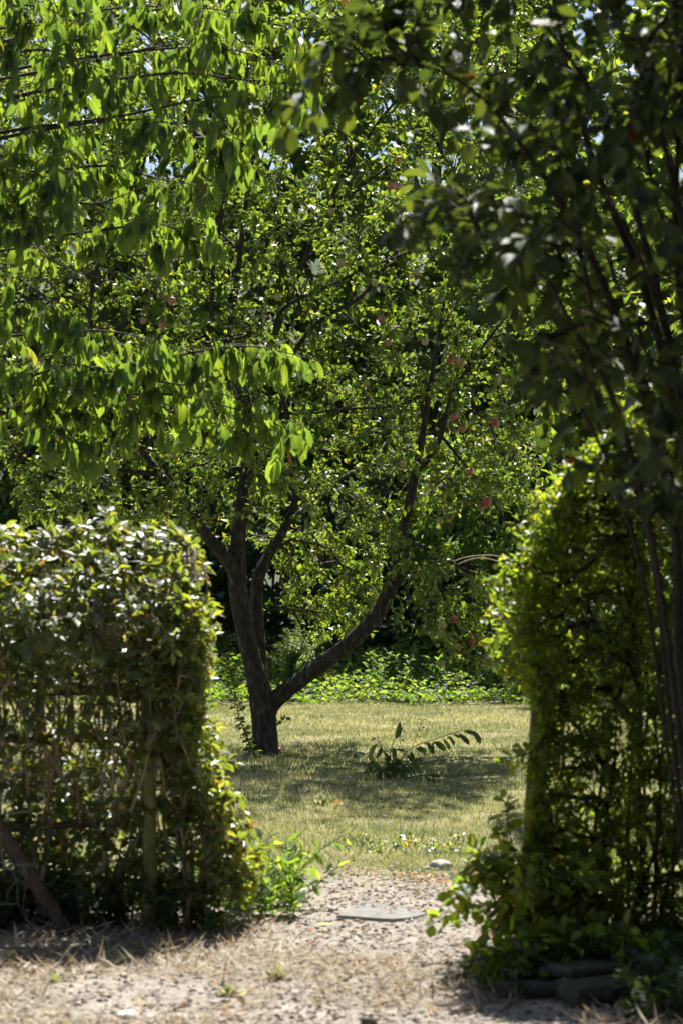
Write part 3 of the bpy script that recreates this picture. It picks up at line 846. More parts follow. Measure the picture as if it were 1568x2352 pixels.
def cherry_tree():
    rng = np.random.default_rng(202)
    X0, D0 = -3.4, 15.6
    root = thing('cherry_tree', (X0, D0, 0), 'cherry tree with large hanging leaves reaching in over the hedge', 'tree')
    sk = []
    sk.append(limb('trunk', np.array([[X0, D0, -.1, .17], [X0, D0, .4, .14], [X0 + .05, D0, 1.4, .12], [X0 + .02, D0 - .05, 2.6, .10], [X0 + .1, D0, 4.0, .075], [X0 + .1, D0 + .1, 5.4, .05], [X0 + .2, D0, 6.6, .02]]), 'bark', root, 7, 14, .04, rng))
    ends = [  # (x, y) of tip, (x, y) on the way, distance of tip
        (450, 20, 100, 40, 15.4), (650, 150, 250, 120, 15.0), (560, 90, 200, 150, 15.9), (690, 250, 300, 250, 14.7), (600, 40, 250, 60, 15.2), (730, 200, 350, 170, 14.9), (560, 330, 150, 290, 15.2), (480, 430, 200, 380, 14.8),
        (380, 300, 100, 230, 15.8), (300, 180, 60, 120, 14.5), (470, 580, 230, 520, 15.3), (230, 640, 60, 560, 15.6), (180, 60, -60, 20, 15.0), (330, 430, 60, 430, 15.5), (120, 420, -120, 360, 14.7),
        (720, 825, 320, 815, 14.6), (690, 1000, 330, 900, 14.4), (600, 935, 230, 850, 14.9), (520, 880, 160, 850, 15.2), (400, 800, 60, 760, 15.0), (300, 900, 40, 870, 14.5), (160, 1010, -80, 900, 14.9),
        (160, 740, -60, 700, 14.7), (560, 1000, 200, 900, 15.1), (80, 860, -150, 800, 15.3), (420, 960, 120, 900, 15.5),
        (20, 250, -200, 200, 15.4)]
    for ex, ey, mx, my, d in ends:
        d = 15.1 + (d - 15.1) * .45
        e, m = P(ex, ey, d), P(mx, my, (d + D0) / 2)
        s = np.array([X0 + .05, D0, max(1.6, m[2] - .45)])
        a = s * .55 + m * .45 + np.array([0, 0, .08])
        rows = np.array([[*s, .022], [*a, .014], [*(m + rng.normal(0, .05, 3)), .009], [*(m * .45 + e * .55 + np.array([0, 0, .05]) + rng.normal(0, .05, 3)), .0055], [*e, .0025]])
        sk.append(limb('branch', rows, 'branch_bark', root, 6, 6, .03, rng))
    # side shoots
    up = [(0, -60), (580, -60), (720, 120), (680, 280), (520, 420), (500, 600), (330, 660), (150, 640), (-150, 640), (-250, 200)]
    lo = [(-200, 690), (150, 690), (340, 760), (700, 800), (720, 850), (600, 880), (690, 960), (690, 1010), (560, 1040), (330, 960), (180, 1060), (60, 1000), (-250, 960)]
    a1 = sample_poly(up, 400, rng); a2 = sample_poly(lo, 300, rng)
    xy = np.vstack([a1, a2])
    att = Pn(xy, 15.1 + rng.normal(0, .22, len(xy)))
    tw = grow(sk[1:], att, rng, .12, .6, .12, .10)
    twig_mesh('twigs', tw, 'branch_bark', root)
    fol = Foliage(root, 'cherry_leaf', 'cherry', 300)
    allp = tw + [(p[len(p) // 2:], r[len(p) // 2:] * 0) for p, r in sk[1:]]
    Ps, Ts = along(allp, .085, .9, rng, .02)
    px, py, _ = project(Ps)
    ok = ~((py > 600) & (py < 690) & (px > 100))
    Ps, Ts = Ps[ok], Ts[ok]
    k = rng.random(len(Ps)) < .85; Ps, Ts = Ps[k], Ts[k]; per = 3
    Ps = np.repeat(Ps, per, 0); Ts = np.repeat(Ts, per, 0)
    r = rng.normal(0, 1, (len(Ps), 3)); r[:, 2] *= .3; r = nrm(r)
    d = np.array([0, 0, -1.]) * rng.uniform(.6, 1.4, (len(Ps), 1)) + r * .45 + Ts * .25 + np.array([0, .28, 0])
    upv = r * .55 + np.array([.12, .6, .35])
    fol.add(Ps + rng.normal(0, .012, Ps.shape), d, upv, rng.uniform(.105, .175, len(Ps)) * (1 - .45 * (rng.random(len(Ps)) < .2)), rng, .45)

def hedge_left():
    rng = np.random.default_rng(303)
    root = thing('privet_hedge', (-1.6, 12.3, 0), 'clipped privet hedge with sunlit top and bare brown stems below', 'hedge')
    sk, st = [], []
    n = 58
    for i in range(n):
        x = rng.uniform(-2.9, -.66); y = rng.uniform(11.98, 12.45)
        h = rng.uniform(1.2, 1.65); lean = rng.normal(0, .12, 2)
        if x > -.95:
            lean[0] = -abs(lean[0])
        r0 = rng.uniform(.006, .016)
        rows = [[x + lean[0] * t + rng.normal(0, .025), y + lean[1] * t + rng.normal(0, .025), h * t - .03, r0 * (1 - .6 * t)] for t in np.linspace(0, 1, 6)]
        q = limb('stem', np.array(rows), 'hedge_stem', root, 3, 6, .03, rng)
        sk.append(q)
    for i in range(95):                      # thin clipped shoots near the front face
        x = rng.uniform(-2.3, -.72); y = rng.uniform(11.82, 12.25); h = 2.0 - .75 * max(0, 12.34 - y) + rng.uniform(-.10, .05)
        rows = [[x + rng.normal(0, .03), y + rng.normal(0, .02), z_, .0035 + .003 * (1 - t)] for t, z_ in zip(np.linspace(0, 1, 5), np.linspace(rng.uniform(.5, 1.2), h, 5))]
        sk.append(limb('shoot', np.array(rows), 'hedge_stem', root, 3, 4))
    # a few thick old diagonal stems seen in the open lower part
    for rows in ([(-20, 1500, .022), (60, 1640, .020), (130, 1760, .018), (200, 1870, .016), (260, 1950, .015)],
                 [(250, 2080, .020), (300, 1960, .017), (360, 1850, .014), (430, 1740, .011)],
                 [(330, 1700, .013), (290, 1790, .016), (250, 1900, .018), (240, 2060, .020)],
                 [(90, 2090, .015), (110, 1900, .013), (105, 1700, .011), (80, 1420, .008)],
                 [(60, 1440, .010), (105, 1560, .009), (165, 1600, .007), (200, 1530, .006)]):
        sk.append(limb('stem', L4([(*r, 12.05) for r in rows], 12.05), 'hedge_stem', root, 4, 8, .06, rng))
    # where the twigs end: dense on the crown of the hedge and its right end, open low on the front
    pts = []
    def shell(m, f):
        q = f(m); pts.append(q)
    def topf(m):
        x = rng.uniform(-2.9, -.70, m); y = rng.uniform(11.84, 12.5, m)
        z = 2.0 - .75 * np.clip(12.34 - y, 0, 1) ** 1.2 - .10 * rng.random(m) ** 2 * 2 - np.clip((x + .96) * 1.0, 0, 1) ** 2 * 2.6 + .03 * np.sin(x * 9) + rng.normal(0, .025, m)
        return np.column_stack([x, y, z])
    def frontf(m):
        z = rng.uniform(.95, 1.62, m); x = rng.uniform(-2.9, -.68, m); y = 11.86 + .05 * np.sin(x * 5 + z * 4) + rng.normal(0, .07, m)
        return np.column_stack([x, y, z])
    def endf(m):
        z = rng.uniform(.15, 1.6, m); y = rng.uniform(11.85, 12.5, m)
        x = -.72 + .03 * np.sin(z * 4.5 + 1) + .32 * np.clip(1.1 - z, 0, 1) - .35 * np.clip(.35 - z, 0, 1) + rng.normal(0, .05, m) - np.abs(rng.normal(0, .10, m))
        return np.column_stack([x, y, z])
    def lowf(m):
        z = rng.uniform(.12, 1.0, m); x = rng.uniform(-2.9, -.6, m); y = rng.uniform(11.85, 12.5, m)
        return np.column_stack([x, y, z])
    def backf(m):
        z = rng.uniform(.3, 1.9, m); x = rng.uniform(-2.9, -.70, m); y = 12.5 + rng.normal(0, .04, m)
        return np.column_stack([x, y, z])
    shell(1080, topf); shell(820, frontf); shell(1200, endf); shell(1650, lowf); shell(110, backf)
    att = np.vstack(pts)
    tw = grow(sk, att, rng, .14, .5, .25)
    twig_mesh('twigs', tw, 'hedge_stem', root, 4, .9)
    fol = Foliage(root, 'privet_leaf', 'privet', 300)
    Ps, Ts = along(tw, .028, .24, rng)
    k = rng.random(len(Ps)) < np.where(Ps[:, 2] > 1.2, .95, .72)
    Ps, Ts = Ps[k], Ts[k]
    g = (rng.random(len(Ps)) < np.where(Ps[:, 2] > 1.35, .78, .55)) & (Ps[:, 0] < -.78 + .1 * rng.normal(0, 1, len(Ps)))
    spray(fol, Ps[g], Ts[g], 2, (.042, .076), rng, .7, .9, .05, .36, .006, up=np.array([.10, -.5, .85]), flat=.7)
    spray(fol, Ps[~g], Ts[~g], 2, (.042, .076), rng, .7, .9, .05, .45, .006, up=np.array([.1, .4, .8]))

def fence():
    rng = np.random.default_rng(404)
    root = thing('rail_fence', G(345, 2105), 'weathered post-and-rail fence buried in the privet hedge', 'fence')
    b = np.array(root.location)
    def bar(name, p, q, w, h, mat):
        p, q = np.array(p) - b, np.array(q) - b
        pts = np.linspace(p, q, 9) + np.vstack([[0] * 3, rng.normal(0, .006, (7, 3)), [0] * 3])
        V, F = tube(pts, w / 2 * (1 + .08 * np.sin(np.arange(9))), 9, .06, rng)
        obj(name, tri_mesh(name, V, F, M[mat]), root)
    bar('post', P(344, 2118, 11.9), P(340, 1575, 11.95), .068, 0, 'mossy_wood')
    bar('rail', P(-250, 1575, 12.12), P(428, 1592, 12.0), .078, 0, 'old_wood')
    bar('rail', P(-250, 1690, 12.15), P(330, 1692, 12.1), .06, 0, 'old_wood')
    bar('rail', P(-200, 1905, 12.1), P(300, 1885, 12.05), .055, 0, 'old_wood')
    br = thing('leaning_rail', G(160, 2150), 'split grey-brown timber rail leaning against the hedge bottom', 'timber')
    a, c = P(158, 2146, 11.72), P(-70, 1790, 11.80)
    pts = np.linspace(a, c, 12)
    V, F = tube(pts - np.array(br.location), .034 * (1 + .06 * np.cos(np.arange(12))), 8, .16, rng)
    obj('rail', tri_mesh('rail', V, F, M['old_wood']), br)
    V, F = tube(pts[2:9] - np.array(br.location) + np.array([.022, -.020, .006]), .012, 6, .15, rng)
    obj('splinter', tri_mesh('splinter', V, F, M['old_wood']), br)
    w = thing('wire_netting', P(-40, 2080, 11.66), 'rusty grey wire netting strands hanging at the hedge left end', 'wire')
    wb = np.array(w.location)
    for y in (1712, 1772, 1790, 1868, 1984, 2078):
        xs = np.linspace(-170, 66 + rng.uniform(-25, 30), 22)
        pts = np.array([P(x, y + 2.5 * math.sin(x * .05 + y) + rng.normal(0, .8), 11.66) for x in xs]) - wb
        V, F = tube(pts, .0014, 4)
        obj('strand', tri_mesh('strand', V, F, M['wire']), w)
        V, F = tube(pts + np.array([0, .004, .006]) * np.sin(np.arange(22))[:, None], .0012, 4)
        obj('strand', tri_mesh('strand', V, F, M['wire']), w)
    for x0, x1, y0, y1 in ((20, 66, 1980, 2130), (60, 10, 1980, 2080), (-40, 30, 1870, 2010), (55, 62, 1990, 2120), (-90, -20, 1980, 2080)):
        pts = np.array([P(x0 + (x1 - x0) * t + 6 * math.sin(t * 7), y0 + (y1 - y0) * t, 11.65) for t in np.linspace(0, 1, 9)]) - wb
        V, F = tube(pts, .0010, 4)
        obj('cross_wire', tri_mesh('cross_wire', V, F, M['wire']), w)

def hedge_right():
    rng = np.random.default_rng(505)
    # leaning timber gate post
    a, c = P(1206, 2190, 11.9), P(1247, 1560, 11.95)
    root = thing('gate_post', a, 'pale mossy square gate post leaning at the overgrown hedge end', 'post')
    ax = nrm(c - a); L = np.linalg.norm(c - a)
    V, F = box(0, 0, L / 2, .10, .10, L, rng, .002)
    u = np.array([1., 0, 0]); u = nrm(u - (u @ ax) * ax); v = np.cross(ax, u)
    V = V[:, :1] * u + V[:, 1:2] * v + V[:, 2:] * ax
    obj('post', tri_mesh('post', V, F, M['pale_post'], smooth=False), root)
    V2, F2 = box(0, 0, L + .01, .11, .11, .03, rng, .002)
    V2 = V2[:, :1] * u + V2[:, 1:2] * v + V2[:, 2:] * ax
    obj('cap', tri_mesh('cap', V2, F2, M['mossy_wood'], smooth=False), root)

    root = thing('creeper_hedge', (1.7, 11.2, 0), 'dark shaded hedge smothered in small-leaved creeper beside the gate post', 'hedge')
    sk = []
    for i in range(60):
        x = rng.uniform(.98, 3.2); y = rng.uniform(10.9, 11.9); h = rng.uniform(1.3, 2.1); lean = rng.normal(0, .15, 2)
        r0 = rng.uniform(.005, .014)
        rows = [[x + lean[0] * t + rng.normal(0, .03), y + lean[1] * t + rng.normal(0, .03), h * t - .03, r0 * (1 - .6 * t)] for t in np.linspace(0, 1, 6)]
        sk.append(limb('stem', np.array(rows), 'red_bark', root, 3, 5, .03, rng))
    def side(m):
        yy = rng.uniform(1090, 1640, m)
        edge = np.interp(yy, [1090, 1150, 1250, 1330, 1420, 1500, 1560, 1640], [1315, 1265, 1228, 1182, 1172, 1188, 1208, 1250])
        xx = edge + np.abs(rng.normal(0, 45, m)); return Pn(np.column_stack([xx, yy]), rng.uniform(10.9, 12.0, m))
    def front(m):
        yy = rng.uniform(1080, 2150, m); xx = np.interp(yy, [1080, 1500, 1620, 1980, 2040, 2150], [1290, 1225, 1222, 1206, 1185, 1150]) + rng.uniform(0, 1, m) * 700
        return Pn(np.column_stack([xx, yy]), 10.95 + np.abs(rng.normal(0, .12, m)))
    def inner(m):
        yy = rng.uniform(1150, 2150, m); xx = rng.uniform(1240, 1950, m)
        return Pn(np.column_stack([xx, yy]), rng.uniform(11.1, 12.0, m))
    def top(m):
        xx = rng.uniform(1270, 1950, m); yy = np.interp(xx, [1270, 1340, 1450, 1950], [1110, 1030, 950, 930]) + rng.uniform(0, 1, m) ** 1.5 * 170
        return Pn(np.column_stack([xx, yy]), rng.uniform(10.9, 12.0, m))
    def sprigs(m):                   # loose shoots that stick out into the gap
        yy = rng.uniform(1120, 1600, m)
        edge = np.interp(yy, [1090, 1150, 1250, 1330, 1420, 1500, 1560, 1640], [1315, 1265, 1228, 1182, 1172, 1188, 1208, 1250])
        return Pn(np.column_stack([edge - rng.uniform(0, 1, m) ** 2 * 70, yy]), rng.uniform(10.9, 11.9, m))
    def over_post(m):                # growth hanging over the gate post
        yy = rng.uniform(1600, 2000, m); xx = np.interp(yy, [1600, 2000], [1236, 1202]) + np.abs(rng.normal(0, 28, m))
        return Pn(np.column_stack([xx, yy]), rng.uniform(10.95, 11.5, m))
    att = np.vstack([side(900), sprigs(110), over_post(260), front(2850), inner(1300), top(800)])
    tw = grow(sk, att, rng, .14, .5, .1)
    twig_mesh('twigs', tw, 'red_bark', root, 4, .8)
    fol = Foliage(root, 'vine_leaf', 'small', 300)
    Ps, Ts = along(tw, .020, .24, rng)
    spray(fol, Ps, Ts, 2, (.028, .056), rng, .6, 1., .1, .5, .008)
    # rambling vine at its foot
    root = thing('bramble_vine', G(1150, 2190), 'leafy bramble sprawling from the post foot over the gravel', 'bramble')
    rows = []
    sk = []
    for i in range(26):
        s = P(rng.uniform(1150, 1500), rng.uniform(2120, 2190), rng.uniform(10.6, 11.3)); s[2] = max(s[2], .02)
        e = P(rng.uniform(1035, 1350), rng.uniform(2000, 2240), rng.uniform(10.3, 11.2)); e[2] = max(e[2], .05)
        m = (s + e) / 2 + np.array([0, 0, rng.uniform(.1, .3)])
        sk.append(limb('stem', np.array([[*s, .005], [*m, .004], [*e, .002]]), 'red_bark', root, 6, 5))
    for i in range(22):                      # low runners along the hedge foot
        s = P(rng.uniform(1180, 1560), rng.uniform(2190, 2230), rng.uniform(10.4, 10.8)); s[2] = max(s[2], .03)
        e = P(rng.uniform(1090, 1520), rng.uniform(2205, 2260), rng.uniform(10.25, 10.5)); e[2] = max(e[2], .05)
        m = (s + e) / 2 + np.array([0, 0, rng.uniform(.06, .16)])
        sk.append(limb('stem', np.array([[*s, .004], [*m, .003], [*e, .002]]), 'red_bark', root, 6, 5))
    for pts in ([(1200, 2010), (1172, 1930), (1160, 1850), (1150, 1832)], [(1210, 2090), (1120, 2085), (1050, 2095), (985, 2125)], [(1200, 2060), (1165, 1975), (1150, 1900), (1138, 1880)], [(1240, 1720), (1195, 1735), (1160, 1750)], [(1260, 2200), (1120, 2200), (1010, 2240)]):
        sk.append(limb('stem', np.array([[*P(x, y, 11.0), .004 - .0007 * i] for i, (x, y) in enumerate(pts)]), 'red_bark', root, 6, 5))
    fol = Foliage(root, 'vine_leaf', 'shrub', 300)
    Ps, Ts = along([(p, r * 0) for p, r in sk], .040, 3, rng)
    spray(fol, Ps, Ts, 4, (.045, .085), rng, .5, 1., .1, .5, .015)

def tall_shrub():
    rng = np.random.default_rng(606)
    root = thing('tall_shrub', (1.75, 9.3, 0), 'tall dark many-stemmed shrub arching over the creeper hedge', 'shrub')
    sk = []
    stems = [
        [(1560, 1500, 26, 9.4), (1555, 1270, 25, 9.4), (1515, 1050, 23, 9.3), (1450, 830, 22, 9.2), (1370, 620, 20, 9.1), (1290, 470, 17, 9.0), (1200, 340, 13, 8.9), (1110, 230, 9, 8.8), (1000, 160, 6, 8.7), (870, 150, 4, 8.6)],
        [(1620, 1400, 26, 9.6), (1568, 1040, 24, 9.6), (1530, 850, 22, 9.6), (1470, 640, 20, 9.6), (1400, 470, 17, 9.6), (1340, 300, 14, 9.6), (1290, 100, 10, 9.6), (1240, -150, 6, 9.6)],
        [(1600, 1300, 22, 9.1), (1560, 900, 20, 9.1), (1490, 600, 18, 9.0), (1430, 380, 15, 9.0), (1350, 200, 12, 9.0), (1240, 40, 8, 8.9), (1150, -100, 5, 8.9)],
        [(1520, 1380, 16, 9.2), (1460, 1080, 15, 9.2), (1390, 880, 14, 9.1), (1320, 760, 12, 9.0), (1240, 620, 10, 8.9), (1150, 560, 7, 8.8), (1040, 520, 5, 8.7), (900, 490, 3, 8.6)],
        [(1640, 1200, 24, 9.5), (1568, 720, 20, 9.5), (1550, 520, 17, 9.5), (1560, 300, 13, 9.5), (1590, 0, 8, 9.5)],
        [(1500, 1300, 12, 9.8), (1440, 1050, 12, 9.9), (1380, 800, 11, 9.9), (1330, 560, 9, 9.9), (1300, 380, 7, 9.9), (1270, 200, 4, 9.9)],
        [(1700, 1300, 24, 9.2), (1650, 900, 22, 9.0), (1560, 480, 17, 8.8), (1500, 250, 13, 8.7), (1420, 60, 9, 8.6), (1330, -120, 6, 8.5)],
        [(1480, 1350, 9, 9.3), (1400, 1080, 9, 9.3), (1330, 930, 8, 9.2), (1260, 800, 6, 9.1), (1150, 680, 4, 9.0)],
        [(1545, 1200, 12, 9.7), (1500, 960, 12, 9.7), (1430, 700, 11, 9.7), (1380, 540, 9, 9.7), (1350, 380, 7, 9.7), (1345, 200, 4, 9.7)],
        [(1590, 1150, 13, 9.0), (1540, 820, 12, 9.0), (1455, 560, 10, 8.9), (1360, 420, 8, 8.9), (1250, 330, 6, 8.8), (1130, 300, 4, 8.8)],
        [(1570, 1250, 10, 9.5), (1490, 900, 10, 9.4), (1410, 730, 9, 9.4), (1330, 640, 7, 9.3), (1260, 570, 4, 9.3)],
        [(1600, 980, 13, 9.9), (1570, 700, 12, 9.9), (1500, 430, 10, 9.9), (1450, 200, 7, 9.9), (1420, 0, 4, 9.9)],
        [(1800, 1300, 24, 9.3), (1850, 800, 20, 9.2), (1900, 300, 14, 9.1), (1900, -150, 8, 9.0)],
    ]
    for s in stems:
        rows = L4([(x, y, w / 617. / 2, d) for x, y, w, d in s], 9)
        b = np.array([rows[0, 0] * .5 + 1.75 * .5, rows[0, 1], -.05, rows[0, 3] * 1.25])
        m = np.array([rows[0, 0] * .8 + 1.75 * .2, rows[0, 1], rows[0, 2] * .5, rows[0, 3] * 1.1])
        sk.append(limb('stem', np.vstack([b, m, rows]), 'dark_bark', root, 5, 9, .04, rng))
    dark = [(930, -300), (960, 100), (1020, 230), (960, 380), (870, 460), (880, 540), (1000, 600), (1070, 690), (1190, 780), (1210, 950), (1260, 1060), (1400, 1150), (1700, 1250), (2050, 1250), (2050, -350)]
    near = [(690, 40), (900, -80), (1000, 120), (960, 230), (860, 210), (780, 290), (660, 330), (560, 340), (700, 250)]
    xy1, xy2 = sample_poly(dark, 800, rng), sample_poly(near, 34, rng)
    att = np.vstack([Pn(xy1, 9.2 + rng.normal(0, .55, len(xy1))), Pn(xy2, 8.6 + rng.normal(0, .15, len(xy2)))])
    hi = np.column_stack([rng.uniform(1.0, 4.2, 620), rng.uniform(8.6, 12.6, 620), rng.uniform(0, 1, 620)])
    hi[:, 2] = 2.2 + hi[:, 1] * .26 + hi[:, 2] * 1.5
    att = np.vstack([att, hi])
    tw = grow(sk, att, rng, .09, .55, .1, .05)
    twig_mesh('twigs', tw, 'dark_bark', root, 5, 1.3)
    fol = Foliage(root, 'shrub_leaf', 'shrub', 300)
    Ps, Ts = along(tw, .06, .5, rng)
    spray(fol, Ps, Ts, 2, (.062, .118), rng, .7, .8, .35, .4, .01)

def crown_tree(name, label, X, D, z0, z1, rx, ry, n_tw, leaf, size, mat, seed, zb=0., per=3, keep=60, group=None, trunk_r=.13, cat='tree', spacing=.07, reach=.5, tk=None):
    """a tree whose crown fills an uneven egg between z0 and z1"""
    rng = np.random.default_rng(seed)
    root = thing(name, (X, D, zb), label, cat, group)
    sk = [limb('trunk', np.array([[X, D, zb - .2, trunk_r], [X + .05, D, zb + (z0 - zb) * .6, trunk_r * .8], [X - .1, D, (z0 + z1) / 2, trunk_r * .5], [X + .1, D, z1 - .4, trunk_r * .15]]), 'bark', root, 6, 9, .05, rng)]
    for i in range(9):
        a = rng.uniform(0, 6.28); h = rng.uniform(.1, .75)
        s = np.array([X, D, z0 + (z1 - z0) * h * .7]); e = np.array([X + rx * .75 * math.cos(a), D + ry * .75 * math.sin(a), z0 + (z1 - z0) * min(.92, h + .25)])
        sk.append(limb('limb', np.array([[*s, trunk_r * .35], [*(s * .5 + e * .5 + [0, 0, .1]), trunk_r * .2], [*e, .008]]), 'branch_bark', root, 5, 6, .04, rng))
    u = nrm(rng.normal(0, 1, (n_tw, 3))); r = rng.uniform(.45, 1, n_tw) ** .5
    lump = 1 + .16 * np.sin(u[:, 0] * 5 + seed) + .14 * np.sin(u[:, 2] * 6 + seed * 2) + .12 * np.sin(u[:, 1] * 7 + u[:, 0] * 4)
    att = np.array([X, D, (z0 + z1) / 2]) + u * (r * lump)[:, None] * np.array([rx, ry, (z1 - z0) / 2])
    att = att[att[:, 2] > zb + .1]
    tw = grow(sk, att, rng, .25, .4, .1)
    twig_mesh('twigs', tw, 'branch_bark', root, 4, 1.2)
    fol = Foliage(root, mat, leaf, keep)
    Ps, Ts = along(tw, spacing, reach, rng, .02)
    spray(fol, Ps, Ts, per, size, rng, .4, 1., .25, .45, .03)

def background():
    # the thicket under the trees: ivy and vine leaves in deep shade
    i = 0
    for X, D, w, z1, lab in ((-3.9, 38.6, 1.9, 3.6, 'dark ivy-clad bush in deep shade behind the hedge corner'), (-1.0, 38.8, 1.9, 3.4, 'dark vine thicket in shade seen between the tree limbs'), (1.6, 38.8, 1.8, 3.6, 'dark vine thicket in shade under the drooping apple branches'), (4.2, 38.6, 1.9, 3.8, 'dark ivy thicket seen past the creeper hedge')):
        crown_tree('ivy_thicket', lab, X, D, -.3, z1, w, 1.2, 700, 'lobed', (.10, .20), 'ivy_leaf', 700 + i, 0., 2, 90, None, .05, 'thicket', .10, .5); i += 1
    # trees beyond
    far = [(-6.4, 43.5, 1.0, 12.5, 3.3, 2.2, 'broad leafy tree filling the top corner behind the cherry'), (-2.4, 45.0, 1.2, 15.5, 3.2, 2.2, 'tall leafy tree rising behind the apple tree top'),
           (1.8, 44.0, 1.4, 15.0, 3.2, 2.2, 'tall leafy tree behind the right apple limb'), (.3, 49.0, 4.0, 18.5, 3.4, 2.2, 'tallest leafy tree standing furthest back in the centre'), (-4.6, 50.0, 4.0, 18.5, 3.4, 2.2, 'very tall leafy tree furthest back above the cherry'), (4.6, 50.0, 4.0, 19.0, 3.6, 2.2, 'very tall leafy tree furthest back above the arching shrub'), (6.0, 44.0, 1.0, 17.5, 3.5, 2.2, 'tall leafy tree behind the dark arching shrub')]
    for k, (X, D, a, b, rx, ry, lab) in enumerate(far):
        crown_tree('leafy_tree', lab, X, D, a, b, rx, ry, 850, 'far', (.16, .28), 'far_leaf', 730 + k, .2, 3, 80, None, .16, 'tree', .09, .6)
    crown_tree('side_tree', 'sunlit yellow-green tree glimpsed through the arching shrub stems', 3.9, 14.8, 3.2, 8.2, 1.75, 1.9, 850, 'far', (.08, .14), 'far_leaf', 760, 0, 3, 120, None, .10, 'tree', .07, .5)
    crown_tree('side_bush', 'lime green bush in full sun behind the creeper hedge', 3.0, 19.2, .8, 6.2, 1.35, 1.1, 700, 'far', (.08, .14), 'far_leaf', 765, 0, 3, 120, None, .06, 'bush', .08, .5)
    # bright green long-leaved bush
    crown_tree('willow_bush', 'fresh green narrow-leaved bush standing behind the apple tree right side', P(1085, 1150, 36.3)[0], 36.9, 1.1, 3.9, 1.15, .9, 420, 'narrow', (.12, .2), 'green_shoot', 770, 0, 4, 120, None, .05, 'bush', .08, .5)
    # low bed of ground cover along the back of the lawn
    rng = np.random.default_rng(808)
    bed = thing('ground_cover', (0, 34.6, 0), 'bright yellow-green leafy bed along the lawn back edge', 'ground cover')
    bed['kind'] = 'stuff'
    fol = Foliage(bed, 'bed_leaf', 'far', 0)
    n = 26000
    x = rng.uniform(-6.0, 6.0, n); D = 33.3 + 7.5 * rng.random(n) ** 1.3 + .15 * np.sin(x * 4)
    top = (.12 + .16 * np.minimum(D - 33.2, 4)) * (.7 + .6 * fnoise(x, D, 91, 1.6))
    top = top + np.where((x > .8) & (x < 2.6), .10 * np.clip(D - 34, 0, 2), 0)
    z = top * rng.random(n) ** .4
    a = rng.uniform(0, 6.28, n)
    fol.add(np.column_stack([x, D, z]), np.column_stack([np.cos(a), np.sin(a), rng.normal(-.1, .3, n)]), UP, rng.uniform(.05, .11, n), rng, .55)
    # taller weeds standing in the bed
    for lab, xa, xb, hh in (('upright green weeds in the bed right of the leaning limb', .35, 1.35, .75), ('upright green weeds in the bed under the drooping apples', 1.4, 2.6, .65), ('upright green weeds in the bed just left of the trunk', -2.6, -1.5, .6)):
        rt = thing('weed_clump', ((xa + xb) / 2, 35.2, 0), lab, 'weeds')
        f4 = Foliage(rt, 'green_shoot', 'narrow', 100)
        st = []
        for i in range(46):
            g = np.array([rng.uniform(xa, xb), rng.uniform(34.3, 36.4), 0.]); e = g + np.array([rng.normal(0, .10), rng.normal(0, .10), hh * rng.uniform(.45, 1)])
            q = catmull(np.array([[*g, .004], [*((g + e) / 2 + rng.normal(0, .02, 3)), .003], [*e, .0015]]), 5)
            st.append((q[:, :3], q[:, 3]))
        twig_mesh('stems', st, 'green_shoot', rt)
        P4, T4 = along(st, .05, 2, rng, .02)
        spray(f4, P4, T4, 3, (.06, .13), rng, .7, .9, .15, .5)
    # feathery shrub beside the fork
    b = G(672, 1606)
    root = thing('feathery_shrub', b, 'small feathery pale green shrub seen in the trunk fork', 'shrub')
    fol = Foliage(root, 'fern_leaf', 'small', 300)
    sk = []
    for i in range(46):
        a = rng.uniform(0, 6.28); rr = rng.uniform(.1, .65); h = rng.uniform(.65, 1.1) * (1 - .3 * rr)
        e = b + np.array([rr * math.cos(a), rr * math.sin(a), h])
        m = b + np.array([rr * .35 * math.cos(a), rr * .35 * math.sin(a), h * .7])
        q = catmull(np.array([[*(b + [rr * .1 * math.cos(a), rr * .1 * math.sin(a), 0]), .004], [*m, .003], [*e, .001]]), 6)
        sk.append((q[:, :3], q[:, 3]))
    twig_mesh('twigs', sk, 'branch_bark', root)
    Ps, Ts = along(sk, .016, .8, rng, .02)
    spray(fol, Ps, Ts, 5, (.025, .05), rng, .5, 1, 0, .5, .015)
    # two bare curved canes, right
    r = thing('dead_canes', P(1110, 1292, 30), 'pale bare arching canes before the dark thicket', 'canes')
    for rows in ([(1030, 1310), (1065, 1290), (1110, 1282), (1165, 1300), (1200, 1330)], [(1025, 1296), (1070, 1280), (1130, 1276), (1180, 1290), (1215, 1325)]):
        limb('cane', np.array([[*P(x, y, 30), .008] for x, y in rows]), 'hedge_stem', r, 6, 5)
    # bushes closing the gaps between the trees
    for k, (X, D, h, w, lab) in enumerate(((-5.0, 41.2, 7.5, 2.0, 'mid green bush filling the gap behind the cherry branches'), (-2.2, 41.0, 6.6, 1.8, 'mid green bush behind the apple trunk'), (.5, 41.4, 7.2, 1.9, 'mid green bush behind the crown centre of the apple tree'), (3.2, 41.2, 6.8, 1.9, 'mid green bush behind the drooping apple branches'), (5.8, 41.4, 8.0, 2.0, 'mid green bush behind the dark arching stems'))):
        crown_tree('hazel_bush', lab, X, D, .3, h, w, 1.2, 480, 'far', (.15, .26), 'far_leaf', 780 + k, 0., 3, 60, None, .07, 'bush', .10, .6)

